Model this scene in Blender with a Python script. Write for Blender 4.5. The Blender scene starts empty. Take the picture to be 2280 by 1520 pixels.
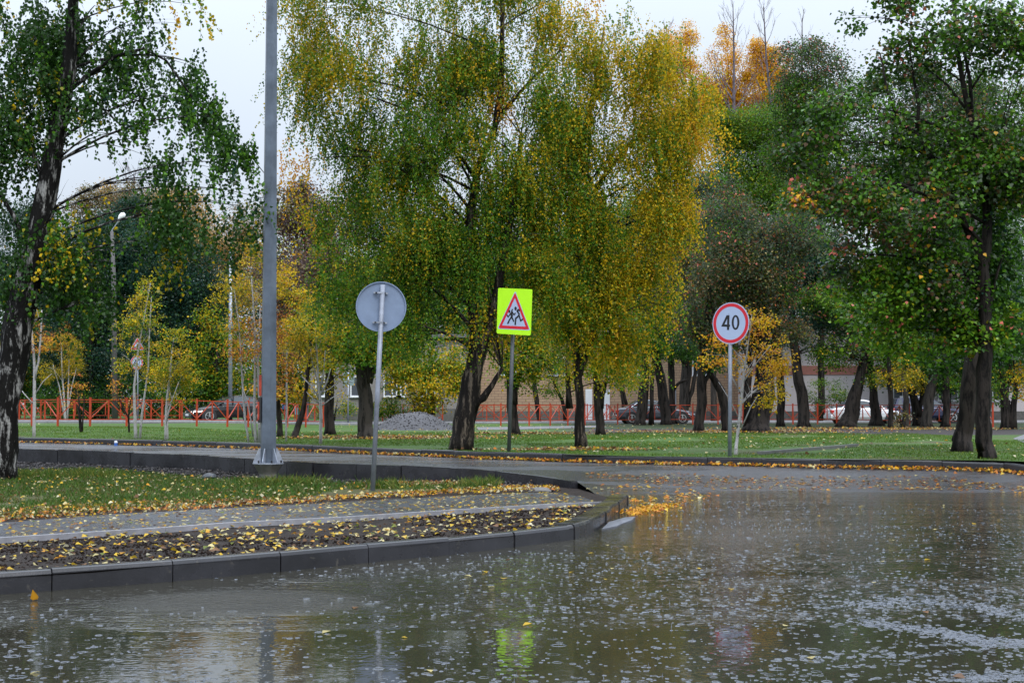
import bpy, math, random
import numpy as np
from mathutils import Vector, Matrix, geometry

random.seed(7)
RNG = np.random.default_rng(11)
PI = math.pi
scene = bpy.context.scene
COL = scene.collection

# ------------------------------------------------------------------ camera
F, CX, CY, H = 3167.0, 1140.0, 760.0, 1.5
PITCH = math.atan(145.0 / F)
CP, SP = math.cos(PITCH), math.sin(PITCH)


def ray(px, py):
    x, u = px - CX, CY - py
    y, z = F * CP - u * SP, F * SP + u * CP
    return x / y, z / y


def at(px, py, Y):
    dx, dz = ray(px, py)
    return Vector((dx * Y, Y, H + dz * Y))


def hit(px, py, fn, lo=4.0, hi=200.0):
    """where the sight line through a photo point meets the ground z = fn(x, y)"""
    dx, dz = ray(px, py)
    a = lo
    step = 0.25
    while a < hi:
        b = a + step
        if H + dz * b - fn(dx * b, b) <= 0:
            for _ in range(30):
                m = (a + b) / 2
                if H + dz * m - fn(dx * m, m) <= 0:
                    b = m
                else:
                    a = m
            return Vector((dx * b, b, fn(dx * b, b)))
        a = b
    return at(px, py, hi)


cam = bpy.data.objects.new("camera", bpy.data.cameras.new("camera"))
COL.objects.link(cam)
cam.location = (0, 0, H)
cam.rotation_euler = (PI / 2 + PITCH, 0, 0)
cam.data.sensor_width = 36
cam.data.lens = 36 * F / 2280
cam.data.clip_end = 5000
cam.data.clip_start = 0.1
scene.camera = cam

# ------------------------------------------------------------------ materials
MATS = {}


def new_mat(name):
    m = bpy.data.materials.new(name)
    m.use_nodes = True
    nt = m.node_tree
    bs = nt.nodes["Principled BSDF"]
    return m, nt, bs


def N(nt, typ, **kw):
    n = nt.nodes.new(typ)
    for k, v in kw.items():
        if k in n.inputs.keys():
            n.inputs[k].default_value = v
        else:
            setattr(n, k, v)
    return n


def mth(nt, op, a, b=None, c=None, clamp=False):
    n = nt.nodes.new("ShaderNodeMath")
    n.operation = op
    n.use_clamp = clamp
    for i, v in enumerate((a, b, c)):
        if v is None:
            continue
        if isinstance(v, (int, float)):
            n.inputs[i].default_value = v
        else:
            nt.links.new(v, n.inputs[i])
    return n.outputs[0]


def ramp(nt, fac, stops, interp="LINEAR"):
    n = nt.nodes.new("ShaderNodeValToRGB")
    n.color_ramp.interpolation = interp
    el = n.color_ramp.elements
    while len(el) < len(stops):
        el.new(0.5)
    for e, (p, c) in zip(el, stops):
        e.position = p
        e.color = (*c, 1) if len(c) == 3 else c
    nt.links.new(fac, n.inputs[0])
    return n.outputs[0]


def mixc(nt, fac, a, b):
    n = nt.nodes.new("ShaderNodeMix")
    n.data_type = "RGBA"
    for sock, v in ((n.inputs[0], fac), (n.inputs[6], a), (n.inputs[7], b)):
        if isinstance(v, (int, float)):
            sock.default_value = v
        elif isinstance(v, tuple):
            sock.default_value = (*v, 1)
        else:
            nt.links.new(v, sock)
    return n.outputs[2]


def pos_node(nt, scale=(1, 1, 1)):
    g = nt.nodes.new("ShaderNodeTexCoord")
    mp = nt.nodes.new("ShaderNodeMapping")
    mp.inputs["Scale"].default_value = scale
    nt.links.new(g.outputs["Object"], mp.inputs[0])
    return mp.outputs[0]


def noise_tex(nt, vec, scale, detail=4, rough=0.55, dist=0.0):
    n = N(nt, "ShaderNodeTexNoise", Scale=scale, Detail=detail, Roughness=rough, Distortion=dist)
    nt.links.new(vec, n.inputs["Vector"])
    return n.outputs["Fac"]


def bump(nt, bs, height, strength=0.5, dist=0.02):
    b = N(nt, "ShaderNodeBump", Strength=strength, Distance=dist)
    nt.links.new(height, b.inputs["Height"])
    nt.links.new(b.outputs[0], bs.inputs["Normal"])


def simple(name, col, rough=0.5, metal=0.0, var=0.12, nscale=6.0, bmp=0.0, spec=0.5, emit=None, coat=0.0):
    """paint, metal, concrete: one colour with procedural mottling in colour and roughness"""
    if name in MATS:
        return MATS[name]
    m, nt, bs = new_mat(name)
    v = pos_node(nt)
    n = noise_tex(nt, v, nscale, 6, 0.65)
    lo = tuple(c * (1 - var) for c in col)
    hi = tuple(min(1, c * (1 + var)) for c in col)
    nt.links.new(ramp(nt, n, [(0.3, lo), (0.7, hi)]), bs.inputs["Base Color"])
    nt.links.new(mth(nt, "MULTIPLY_ADD", n, 0.2, rough - 0.1, clamp=True), bs.inputs["Roughness"])
    bs.inputs["Metallic"].default_value = metal
    bs.inputs["Specular IOR Level"].default_value = spec
    bs.inputs["Coat Weight"].default_value = coat
    if bmp:
        bump(nt, bs, noise_tex(nt, v, nscale * 4, 5), bmp, 0.01)
    if emit:
        bs.inputs["Emission Color"].default_value = (*emit[0], 1)
        bs.inputs["Emission Strength"].default_value = emit[1]
    MATS[name] = m
    return m


def leaf_mat(name, gloss=0.35, trans=0.3, spec=0.22):
    if name in MATS:
        return MATS[name]
    m, nt, bs = new_mat(name)
    at_ = N(nt, "ShaderNodeAttribute", attribute_name="tint")
    nt.links.new(at_.outputs["Color"], bs.inputs["Base Color"])
    bs.inputs["Roughness"].default_value = gloss
    bs.inputs["Specular IOR Level"].default_value = spec
    tr = N(nt, "ShaderNodeBsdfTranslucent")
    nt.links.new(at_.outputs["Color"], tr.inputs["Color"])
    mx = N(nt, "ShaderNodeMixShader")
    mx.inputs[0].default_value = trans
    nt.links.new(bs.outputs[0], mx.inputs[1])
    nt.links.new(tr.outputs[0], mx.inputs[2])
    nt.links.new(mx.outputs[0], nt.nodes["Material Output"].inputs["Surface"])
    MATS[name] = m
    return m


def bark_mat(name, dark, light, thr=0.5, scale=(9, 9, 2.0), nscale=1.0, bmp=0.6, rough=0.75):
    if name in MATS:
        return MATS[name]
    m, nt, bs = new_mat(name)
    v = pos_node(nt, scale)
    n = noise_tex(nt, v, nscale, 6, 0.65, 0.3)
    fine = noise_tex(nt, pos_node(nt, (40, 40, 14)), 1.0, 4)
    f = mth(nt, "MULTIPLY_ADD", fine, 0.25, n)
    c = ramp(nt, f, [(thr + 0.02, dark), (thr + 0.14, light)])
    nt.links.new(c, bs.inputs["Base Color"])
    bs.inputs["Roughness"].default_value = rough
    bs.inputs["Specular IOR Level"].default_value = 0.15
    bump(nt, bs, f, bmp, 0.06)
    MATS[name] = m
    return m


# ------------------------------------------------------------------ mesh helpers
def tag(o, label=None, cat=None, group=None, kind=None):
    if label:
        o["label"] = label
    if cat:
        o["category"] = cat
    if group:
        o["group"] = group
    if kind:
        o["kind"] = kind
    return o


def thing(name, label, cat, loc, group=None, rotz=0.0):
    o = bpy.data.objects.new(name, None)
    COL.objects.link(o)
    o.location = loc
    o.rotation_euler = (0, 0, rotz)
    o.empty_display_size = 0.3
    return tag(o, label, cat, group)


def link(name, me, mat, parent=None, smooth=False):
    o = bpy.data.objects.new(name, me)
    COL.objects.link(o)
    if mat:
        me.materials.append(mat)
    if smooth:
        me.polygons.foreach_set("use_smooth", np.ones(len(me.polygons), bool))
    if parent:
        o.parent = parent
    return o


def mesh_np(name, V, F_, mat, parent=None, tint=None, smooth=False, origin=None):
    """V (n,3); F_ (m,k) or list of such arrays"""
    V = np.asarray(V, np.float32)
    if origin is not None:
        V = V - np.asarray(origin, np.float32)
    if not isinstance(F_, list):
        F_ = [F_]
    idx = np.concatenate([f.reshape(-1) for f in F_]).astype(np.int32)
    counts = np.concatenate([np.full(len(f), f.shape[1], np.int32) for f in F_])
    starts = np.concatenate([[0], np.cumsum(counts)[:-1]]).astype(np.int32)
    me = bpy.data.meshes.new(name)
    me.vertices.add(len(V))
    me.vertices.foreach_set("co", V.reshape(-1))
    me.loops.add(len(idx))
    me.loops.foreach_set("vertex_index", idx)
    me.polygons.add(len(counts))
    me.polygons.foreach_set("loop_start", starts)
    me.update(calc_edges=True)
    if tint is not None:
        a = me.attributes.new("tint", "FLOAT_COLOR", "POINT")
        c = np.ones((len(V), 4), np.float32)
        c[:, :3] = tint
        a.data.foreach_set("color", c.reshape(-1))
    o = link(name, me, mat, parent, smooth)
    if origin is not None and parent is None:
        o.location = origin
    return o


class MB:
    """collects shapes into one mesh"""

    def __init__(self):
        self.v, self.f = [], []

    def add(self, vs, fs):
        n = len(self.v)
        self.v += [Vector(p) for p in vs]
        self.f += [tuple(i + n for i in f) for f in fs]
        return self

    def box(self, c, s, M=None):
        c = Vector(c)
        pts = [Vector((x * s[0] / 2, y * s[1] / 2, z * s[2] / 2)) for x in (-1, 1) for y in (-1, 1) for z in (-1, 1)]
        if M is not None:
            pts = [M @ p for p in pts]
        return self.add([c + p for p in pts], [(0, 1, 3, 2), (4, 6, 7, 5), (0, 4, 5, 1), (2, 3, 7, 6), (0, 2, 6, 4), (1, 5, 7, 3)])

    def bar(self, a, b, w, d=None):
        """square bar from a to b"""
        a, b = Vector(a), Vector(b)
        d = d or w
        z = (b - a).normalized()
        ref = Vector((0, 0, 1)) if abs(z.z) < 0.9 else Vector((0, 1, 0))
        x = z.cross(ref).normalized()
        y = z.cross(x)
        M = Matrix((x, y, z)).transposed()
        return self.box((a + b) / 2, (w, d, (b - a).length), M)

    def tube(self, pts, rad, n=8, caps=True, phase=0.0):
        pts = [Vector(p) for p in pts]
        if isinstance(rad, (int, float)):
            rad = [rad] * len(pts)
        rings = []
        base = len(self.v)
        ref = None
        for i, p in enumerate(pts):
            t = (pts[min(i + 1, len(pts) - 1)] - pts[max(i - 1, 0)]).normalized()
            if ref is None:
                ref = Vector((0, 1, 0)) if abs(t.y) < 0.9 else Vector((1, 0, 0))
            x = t.cross(ref).normalized()
            y = x.cross(t).normalized()
            ref = y
            for k in range(n):
                a = 2 * PI * k / n + phase
                self.v.append(p + (x * math.cos(a) + y * math.sin(a)) * rad[i])
        for i in range(len(pts) - 1):
            for k in range(n):
                a, b = base + i * n + k, base + i * n + (k + 1) % n
                self.f.append((a, b, b + n, a + n))
        if caps:
            self.f.append(tuple(base + k for k in range(n))[::-1])
            e = base + (len(pts) - 1) * n
            self.f.append(tuple(e + k for k in range(n)))
        return self

    def prism(self, poly, O, U, V, t):
        """flat polygon [(u,v)] in the frame O,U,V, thickness t along U x V (front at +t)"""
        O, U, V = Vector(O), Vector(U), Vector(V)
        W = U.cross(V).normalized()
        n = len(poly)
        base = [O + U * u + V * v for u, v in poly]
        vs = base + [p + W * t for p in base]
        fs = [tuple(range(n))[::-1], tuple(range(n, 2 * n))]
        fs += [(i, (i + 1) % n, n + (i + 1) % n, n + i) for i in range(n)]
        return self.add(vs, fs)

    def ring(self, outer, inner, O, U, V, t):
        """flat band between two outlines of the same length"""
        O, U, V = Vector(O), Vector(U), Vector(V)
        W = U.cross(V).normalized()
        n = len(outer)
        P = lambda q, h: O + U * q[0] + V * q[1] + W * h
        vs = [P(q, 0) for q in outer] + [P(q, 0) for q in inner] + [P(q, t) for q in outer] + [P(q, t) for q in inner]
        fs = []
        for i in range(n):
            j = (i + 1) % n
            fs += [(2 * n + i, 2 * n + j, 3 * n + j, 3 * n + i), (i, n + i, n + j, j), (i, j, 2 * n + j, 2 * n + i), (n + i, 3 * n + i, 3 * n + j, n + j)]
        return self.add(vs, fs)

    def build(self, name, mat, parent=None, origin=(0, 0, 0), smooth=False, bevel=0.0):
        o = Vector(origin)
        me = bpy.data.meshes.new(name)
        me.from_pydata([p - o for p in self.v], [], self.f)
        me.update()
        ob = link(name, me, mat, parent, smooth)
        if parent is None:
            ob.location = o
        if bevel:
            md = ob.modifiers.new("bevel", "BEVEL")
            md.width = bevel
            md.segments = 2
            md.limit_method = "ANGLE"
        return ob


def ribbon(pts, w):
    """outline of a polyline of width w (mitred)"""
    pts = [Vector((p[0], p[1])) for p in pts]
    L, R = [], []
    for i, p in enumerate(pts):
        a = (p - pts[i - 1]).normalized() if i else None
        b = (pts[i + 1] - p).normalized() if i < len(pts) - 1 else None
        a, b = a or b, b or a
        t = (a + b).normalized()
        n = Vector((-t.y, t.x))
        k = w / 2 / max(0.45, n.dot(Vector((-a.y, a.x))))
        L.append(p + n * k)
        R.append(p - n * k)
    return [tuple(q) for q in L] + [tuple(q) for q in R[::-1]]


def circle(n, rx, ry=None, c=(0, 0)):
    ry = ry or rx
    return [(c[0] + rx * math.cos(2 * PI * i / n), c[1] + ry * math.sin(2 * PI * i / n)) for i in range(n)]


def pn(P, seed=0, f=1.0):
    """smooth pseudo-noise in about -1..1 at points P (n,3)"""
    r = np.random.default_rng(1000 + seed)
    out = np.zeros(len(P))
    for o in range(3):
        for _ in range(3):
            k = r.normal(size=3)
            k = k / np.linalg.norm(k) * f * (1.9 ** o) * r.uniform(0.7, 1.3)
            out += np.sin(P @ k + r.uniform(0, 6.28)) / (1.6 ** o)
    return out / 3.4


def in_poly(X, Y, poly):
    inside = np.zeros(len(X), bool)
    n = len(poly)
    for i in range(n):
        x1, y1 = poly[i]
        x2, y2 = poly[(i + 1) % n]
        c = ((y1 > Y) != (y2 > Y))
        with np.errstate(divide="ignore", invalid="ignore"):
            xi = (x2 - x1) * (Y - y1) / (y2 - y1 + 1e-12) + x1
        inside ^= c & (X < xi)
    return inside


def densify(poly, step, closed=True):
    out = []
    n = len(poly)
    for i in range(n if closed else n - 1):
        a, b = Vector(poly[i][:2]), Vector(poly[(i + 1) % n][:2])
        k = max(1, int((b - a).length / step))
        for j in range(k):
            out.append(tuple(a + (b - a) * j / k))
    if not closed:
        out.append(tuple(poly[-1][:2]))
    return out


def sheet(name, poly, step, zfn, mat, holes=(), near=None):
    """ground sheet inside poly; near=(y, fine step) makes the part before y finer"""
    b = densify(poly, step * 2)
    verts = [Vector(p) for p in b]
    edges = [(i, (i + 1) % len(b)) for i in range(len(b))]
    for h in holes:
        hb = densify(h, step)
        o = len(verts)
        verts += [Vector(p) for p in hb]
        edges += [(o + i, o + (i + 1) % len(hb)) for i in range(len(hb))]
    P = np.array(poly)[:, :2]
    x0, y0 = P.min(0)
    x1, y1 = P.max(0)
    gx, gy = np.meshgrid(np.arange(x0, x1, step), np.arange(y0, y1, step))
    X, Y = gx.ravel(), gy.ravel()
    X = X + RNG.uniform(-0.3, 0.3, len(X)) * step
    Y = Y + RNG.uniform(-0.3, 0.3, len(Y)) * step
    k = in_poly(X, Y, [tuple(p[:2]) for p in poly])
    for h in holes:
        k &= ~in_poly(X, Y, [tuple(p[:2]) for p in h])
    verts += [Vector((x, y)) for x, y in zip(X[k], Y[k])]
    r = geometry.delaunay_2d_cdt(verts, edges, [], 0, 1e-5)
    V = np.array([tuple(v) for v in r[0]])
    Fc = np.array([f for f in r[2] if len(f) == 3])
    c = V[Fc].mean(1)
    k = in_poly(c[:, 0], c[:, 1], [tuple(p[:2]) for p in poly])
    for h in holes:
        k &= ~in_poly(c[:, 0], c[:, 1], [tuple(p[:2]) for p in h])
    Fc = Fc[k]
    Z = np.array([zfn(x, y) for x, y in V])
    # counter-clockwise faces point up
    a, b_, c_ = V[Fc[:, 0]], V[Fc[:, 1]], V[Fc[:, 2]]
    flip = np.cross(b_ - a, c_ - a) < 0
    Fc[flip] = Fc[flip][:, ::-1]
    return mesh_np(name, np.column_stack([V, Z]), Fc, mat, smooth=True)


def sstep(a, b, x):
    t = min(1.0, max(0.0, (x - a) / (b - a)))
    return t * t * (3 - 2 * t)


def wob(x, y, f=1.0):
    return (math.sin(x * 1.3 * f + 1.1) * math.cos(y * 1.7 * f) + 0.6 * math.sin(x * 3.1 * f - y * 2.3 * f + 0.4) + 0.4 * math.cos(x * 5.7 * f + y * 6.1 * f)) / 2
# ------------------------------------------------------------------ heights of the place
def road_z(x, y):
    sh = 1.7 * sstep(1.5, 5.0, x)
    zs = 24.3 + sh - 0.12 * max(0.0, x - 1.0)
    d = y - zs
    if d < 0:
        return max(-0.07, 0.03 * d)
    lim = 4.3 - sh
    sl = 0.31 / lim
    z = sl * d if d < lim else sl * lim + 0.004 * (d - lim)
    return z + 0.006 * wob(x * 0.6, y * 0.6) + 0.055 * math.exp(-((d + 0.6) / 2.2) ** 2) * wob(x * 0.23 + 2, y * 0.4)


NX, NY = -0.69, 0.724     # inward direction of the near kerb


def dn(x, y):
    return (x + 4.0) * NX + (y - 11.6) * NY


def island_z(x, y):
    d = dn(x, y)
    if d < 2.5:
        z = 0.145 + 0.02 * wob(x, y, 3.0)
    elif d < 5.8:
        z = 0.135 - 0.035 * (d - 2.5) / 3.3
    else:
        z = 0.10 - 0.065 * sstep(5.8, 10, d) + 0.018 * wob(x, y, 1.5)
    # the path runs down to the road at the open corner
    e = sstep(0.2, 1.4, x) * sstep(19.0, 22.0, y)
    return z * (1 - e) + 0.03 * e


def lawn_z(x, y):
    z = 0.47 + 0.20 * sstep(-8, -16, x) * sstep(43, 58, y) + 0.015 * wob(x * 0.5, y * 0.5)
    z -= 0.36 * sstep(26.9, 22.3, y)
    return z


RB = lambda pts, fn: [hit(a, b, fn) for a, b in pts]
far_px = [(35, 984), (200, 988.5), (480, 996), (700, 1005), (975, 1017), (1300, 1029.5), (1500, 1034), (1708, 1038), (1900, 1041), (2073, 1043.5), (2211, 1046.5)]
FAR = RB(far_px, road_z)
FAR = [Vector((-62, 80.5, 0)), Vector((-30, 56.4, 0))] + FAR + [hit(2285, 1053, road_z), Vector((11.4, 21.5, 0)), Vector((13.0, 15.0, 0)), Vector((14.0, 4.0, 0))]
back_px = [(35, 997), (250, 1004), (480, 1014), (699, 1029), (880, 1034), (1074, 1043), (1180, 1053), (1287, 1069)]
BACK = RB(back_px, lambda x, y: road_z(x, y) + 0.04)
BACK = [Vector((-58, 74, 0)), Vector((-30, 51.5, 0))] + BACK
near_px = [(0, 1323), (385, 1294), (625, 1272), (820, 1252), (985, 1236.5), (1133, 1219), (1279, 1200.5)]
NEAR = [hit(a, b, lambda x, y: 0.0) for a, b in near_px]
CORNER = hit(1330, 1183.5, lambda x, y: 0.0)
TIP = hit(1399, 1123, lambda x, y: 0.0)
_d = (NEAR[0] - NEAR[1]).normalized()
NEAR = [NEAR[0] + _d * 14] + NEAR
ISLAND = [tuple(p[:2]) for p in NEAR] + [tuple(TIP[:2])] + [tuple(p[:2]) for p in BACK[::-1]] + [(-58, 40), (-30, 5)]

# ------------------------------------------------------------------ ground materials
def m_asphalt():
    m, nt, bs = new_mat("wet_asphalt")
    v = pos_node(nt)
    g = noise_tex(nt, v, 90, 3, 0.7)
    big = noise_tex(nt, pos_node(nt, (0.35, 1.0, 1)), 0.9, 5, 0.6, 0.4)
    c = ramp(nt, g, [(0.3, (0.022, 0.023, 0.028)), (0.75, (0.075, 0.078, 0.090))])
    c2 = mixc(nt, ramp(nt, big, [(0.35, (0, 0, 0)), (0.65, (1, 1, 1))]), c, (0.034, 0.033, 0.034))
    nt.links.new(c2, bs.inputs["Base Color"])
    pud = ramp(nt, big, [(0.42, (0.38, 0.38, 0.38)), (0.56, (0.13, 0.13, 0.13))])
    nt.links.new(pud, bs.inputs["Roughness"])
    hh = mth(nt, "MULTIPLY", g, mth(nt, "MULTIPLY_ADD", pud, 1.8, 0.25))
    bump(nt, bs, hh, 0.9, 0.018)
    bs.inputs["Specular IOR Level"].default_value = 0.7
    return m


def m_path():
    m, nt, bs = new_mat("path_asphalt")
    v = pos_node(nt)
    g = noise_tex(nt, v, 120, 3, 0.7)
    big = noise_tex(nt, v, 1.6, 5, 0.6)
    c = ramp(nt, g, [(0.3, (0.018, 0.02, 0.027)), (0.75, (0.062, 0.067, 0.084))])
    nt.links.new(mixc(nt, ramp(nt, big, [(0.4, (0, 0, 0)), (0.7, (0.6, 0.6, 0.6))]), c, (0.055, 0.055, 0.065)), bs.inputs["Base Color"])
    nt.links.new(ramp(nt, big, [(0.35, (0.4, 0.4, 0.4)), (0.65, (0.18, 0.18, 0.18))]), bs.inputs["Roughness"])
    bump(nt, bs, g, 0.6, 0.006)
    return m


def m_soil():
    m, nt, bs = new_mat("dark_soil")
    v = pos_node(nt)
    a = noise_tex(nt, v, 7, 8, 0.7)
    b = noise_tex(nt, v, 45, 5, 0.7)
    c = ramp(nt, a, [(0.3, (0.012, 0.010, 0.009)), (0.6, (0.035, 0.026, 0.022)), (0.8, (0.07, 0.055, 0.048))])
    nt.links.new(c, bs.inputs["Base Color"])
    nt.links.new(ramp(nt, b, [(0.3, (0.85, 0.85, 0.85)), (0.7, (0.45, 0.45, 0.45))]), bs.inputs["Roughness"])
    bump(nt, bs, mth(nt, "ADD", a, b), 0.9, 0.03)
    bs.inputs["Specular IOR Level"].default_value = 0.12
    return m


def m_lawn(name="lawn_turf", soil_band=True):
    m, nt, bs = new_mat(name)
    v = pos_node(nt)
    a = noise_tex(nt, v, 0.45, 6, 0.65)
    b = noise_tex(nt, v, 25, 4, 0.7)
    c = ramp(nt, b, [(0.25, (0.018, 0.042, 0.003)), (0.55, (0.046, 0.105, 0.006)), (0.8, (0.09, 0.15, 0.012))])
    brown = ramp(nt, b, [(0.3, (0.03, 0.02, 0.012)), (0.6, (0.09, 0.06, 0.03)), (0.8, (0.16, 0.12, 0.04))])
    c = mixc(nt, ramp(nt, a, [(0.53, (0, 0, 0)), (0.66, (0.85, 0.85, 0.85))] if soil_band else [(0.35, (0.25, 0.25, 0.25)), (0.6, (0.95, 0.95, 0.95))]), c, brown)
    if soil_band:
        sx = N(nt, "ShaderNodeSeparateXYZ")
        nt.links.new(v, sx.inputs[0])
        y = mth(nt, "MULTIPLY_ADD", noise_tex(nt, v, 0.35, 5, 0.6), 9.0, sx.outputs[1])
        y = mth(nt, "MULTIPLY_ADD", sx.outputs[0], 0.12, y)
        up = mth(nt, "MULTIPLY", mth(nt, "SUBTRACT", y, 58.5), 0.7, clamp=True)
        dnn = mth(nt, "MULTIPLY", mth(nt, "SUBTRACT", 73.5, y), 0.7, clamp=True)
        xr = mth(nt, "MULTIPLY", mth(nt, "SUBTRACT", sx.outputs[0], 1.5), 0.5, clamp=True)
        msk = mth(nt, "MULTIPLY", mth(nt, "MULTIPLY", up, dnn), xr, clamp=True)
        soil = ramp(nt, b, [(0.3, (0.012, 0.010, 0.010)), (0.7, (0.05, 0.038, 0.035))])
        c = mixc(nt, msk, c, soil)
        # the worn turf under the trees beyond, its shade painted in as darker colour
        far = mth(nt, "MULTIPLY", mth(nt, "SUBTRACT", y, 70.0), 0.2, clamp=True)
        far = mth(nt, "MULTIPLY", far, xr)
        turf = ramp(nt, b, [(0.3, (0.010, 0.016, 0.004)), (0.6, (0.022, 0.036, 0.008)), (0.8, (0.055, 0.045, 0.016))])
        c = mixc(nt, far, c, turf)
    nt.links.new(c, bs.inputs["Base Color"])
    bs.inputs["Roughness"].default_value = 0.7
    bs.inputs["Specular IOR Level"].default_value = 0.25
    bump(nt, bs, b, 0.8, 0.04)
    return m


def m_kerb():
    m, nt, bs = new_mat("kerb_concrete")
    v = pos_node(nt)
    a = noise_tex(nt, v, 1.4, 6, 0.65)
    b = noise_tex(nt, v, 60, 4, 0.7)
    c = ramp(nt, a, [(0.3, (0.013, 0.013, 0.0145)), (0.7, (0.036, 0.036, 0.043))])
    c = mixc(nt, mth(nt, "MULTIPLY", b, 0.5), c, (0.018, 0.018, 0.021))
    spots = ramp(nt, noise_tex(nt, v, 9.0, 6, 0.75, 0.6), [(0.60, (0, 0, 0)), (0.68, (0.7, 0.7, 0.7))])
    c = mixc(nt, spots, c, (0.085, 0.078, 0.066))
    # moss on the worn stones by the open corner
    sx = N(nt, "ShaderNodeSeparateXYZ")
    nt.links.new(v, sx.inputs[0])
    ms = mth(nt, "MULTIPLY", mth(nt, "MULTIPLY", mth(nt, "SUBTRACT", sx.outputs[0], 0.75), 2.0, clamp=True), mth(nt, "MULTIPLY", mth(nt, "SUBTRACT", 23.5, sx.outputs[1]), 2.0, clamp=True))
    ms = mth(nt, "MULTIPLY", ms, ramp(nt, noise_tex(nt, v, 3.5, 5, 0.7), [(0.38, (0, 0, 0)), (0.6, (1, 1, 1))]), clamp=True)
    gn = N(nt, "ShaderNodeNewGeometry")
    sn = N(nt, "ShaderNodeSeparateXYZ")
    nt.links.new(gn.outputs["Normal"], sn.inputs[0])
    ms = mth(nt, "MULTIPLY", ms, mth(nt, "GREATER_THAN", sn.outputs[2], 0.6))
    c = mixc(nt, ms, c, (0.075, 0.068, 0.02))
    nt.links.new(c, bs.inputs["Base Color"])
    nt.links.new(ramp(nt, a, [(0.35, (0.16, 0.16, 0.16)), (0.65, (0.36, 0.36, 0.36))]), bs.inputs["Roughness"])
    bump(nt, bs, b, 0.25, 0.006)
    return m


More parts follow.
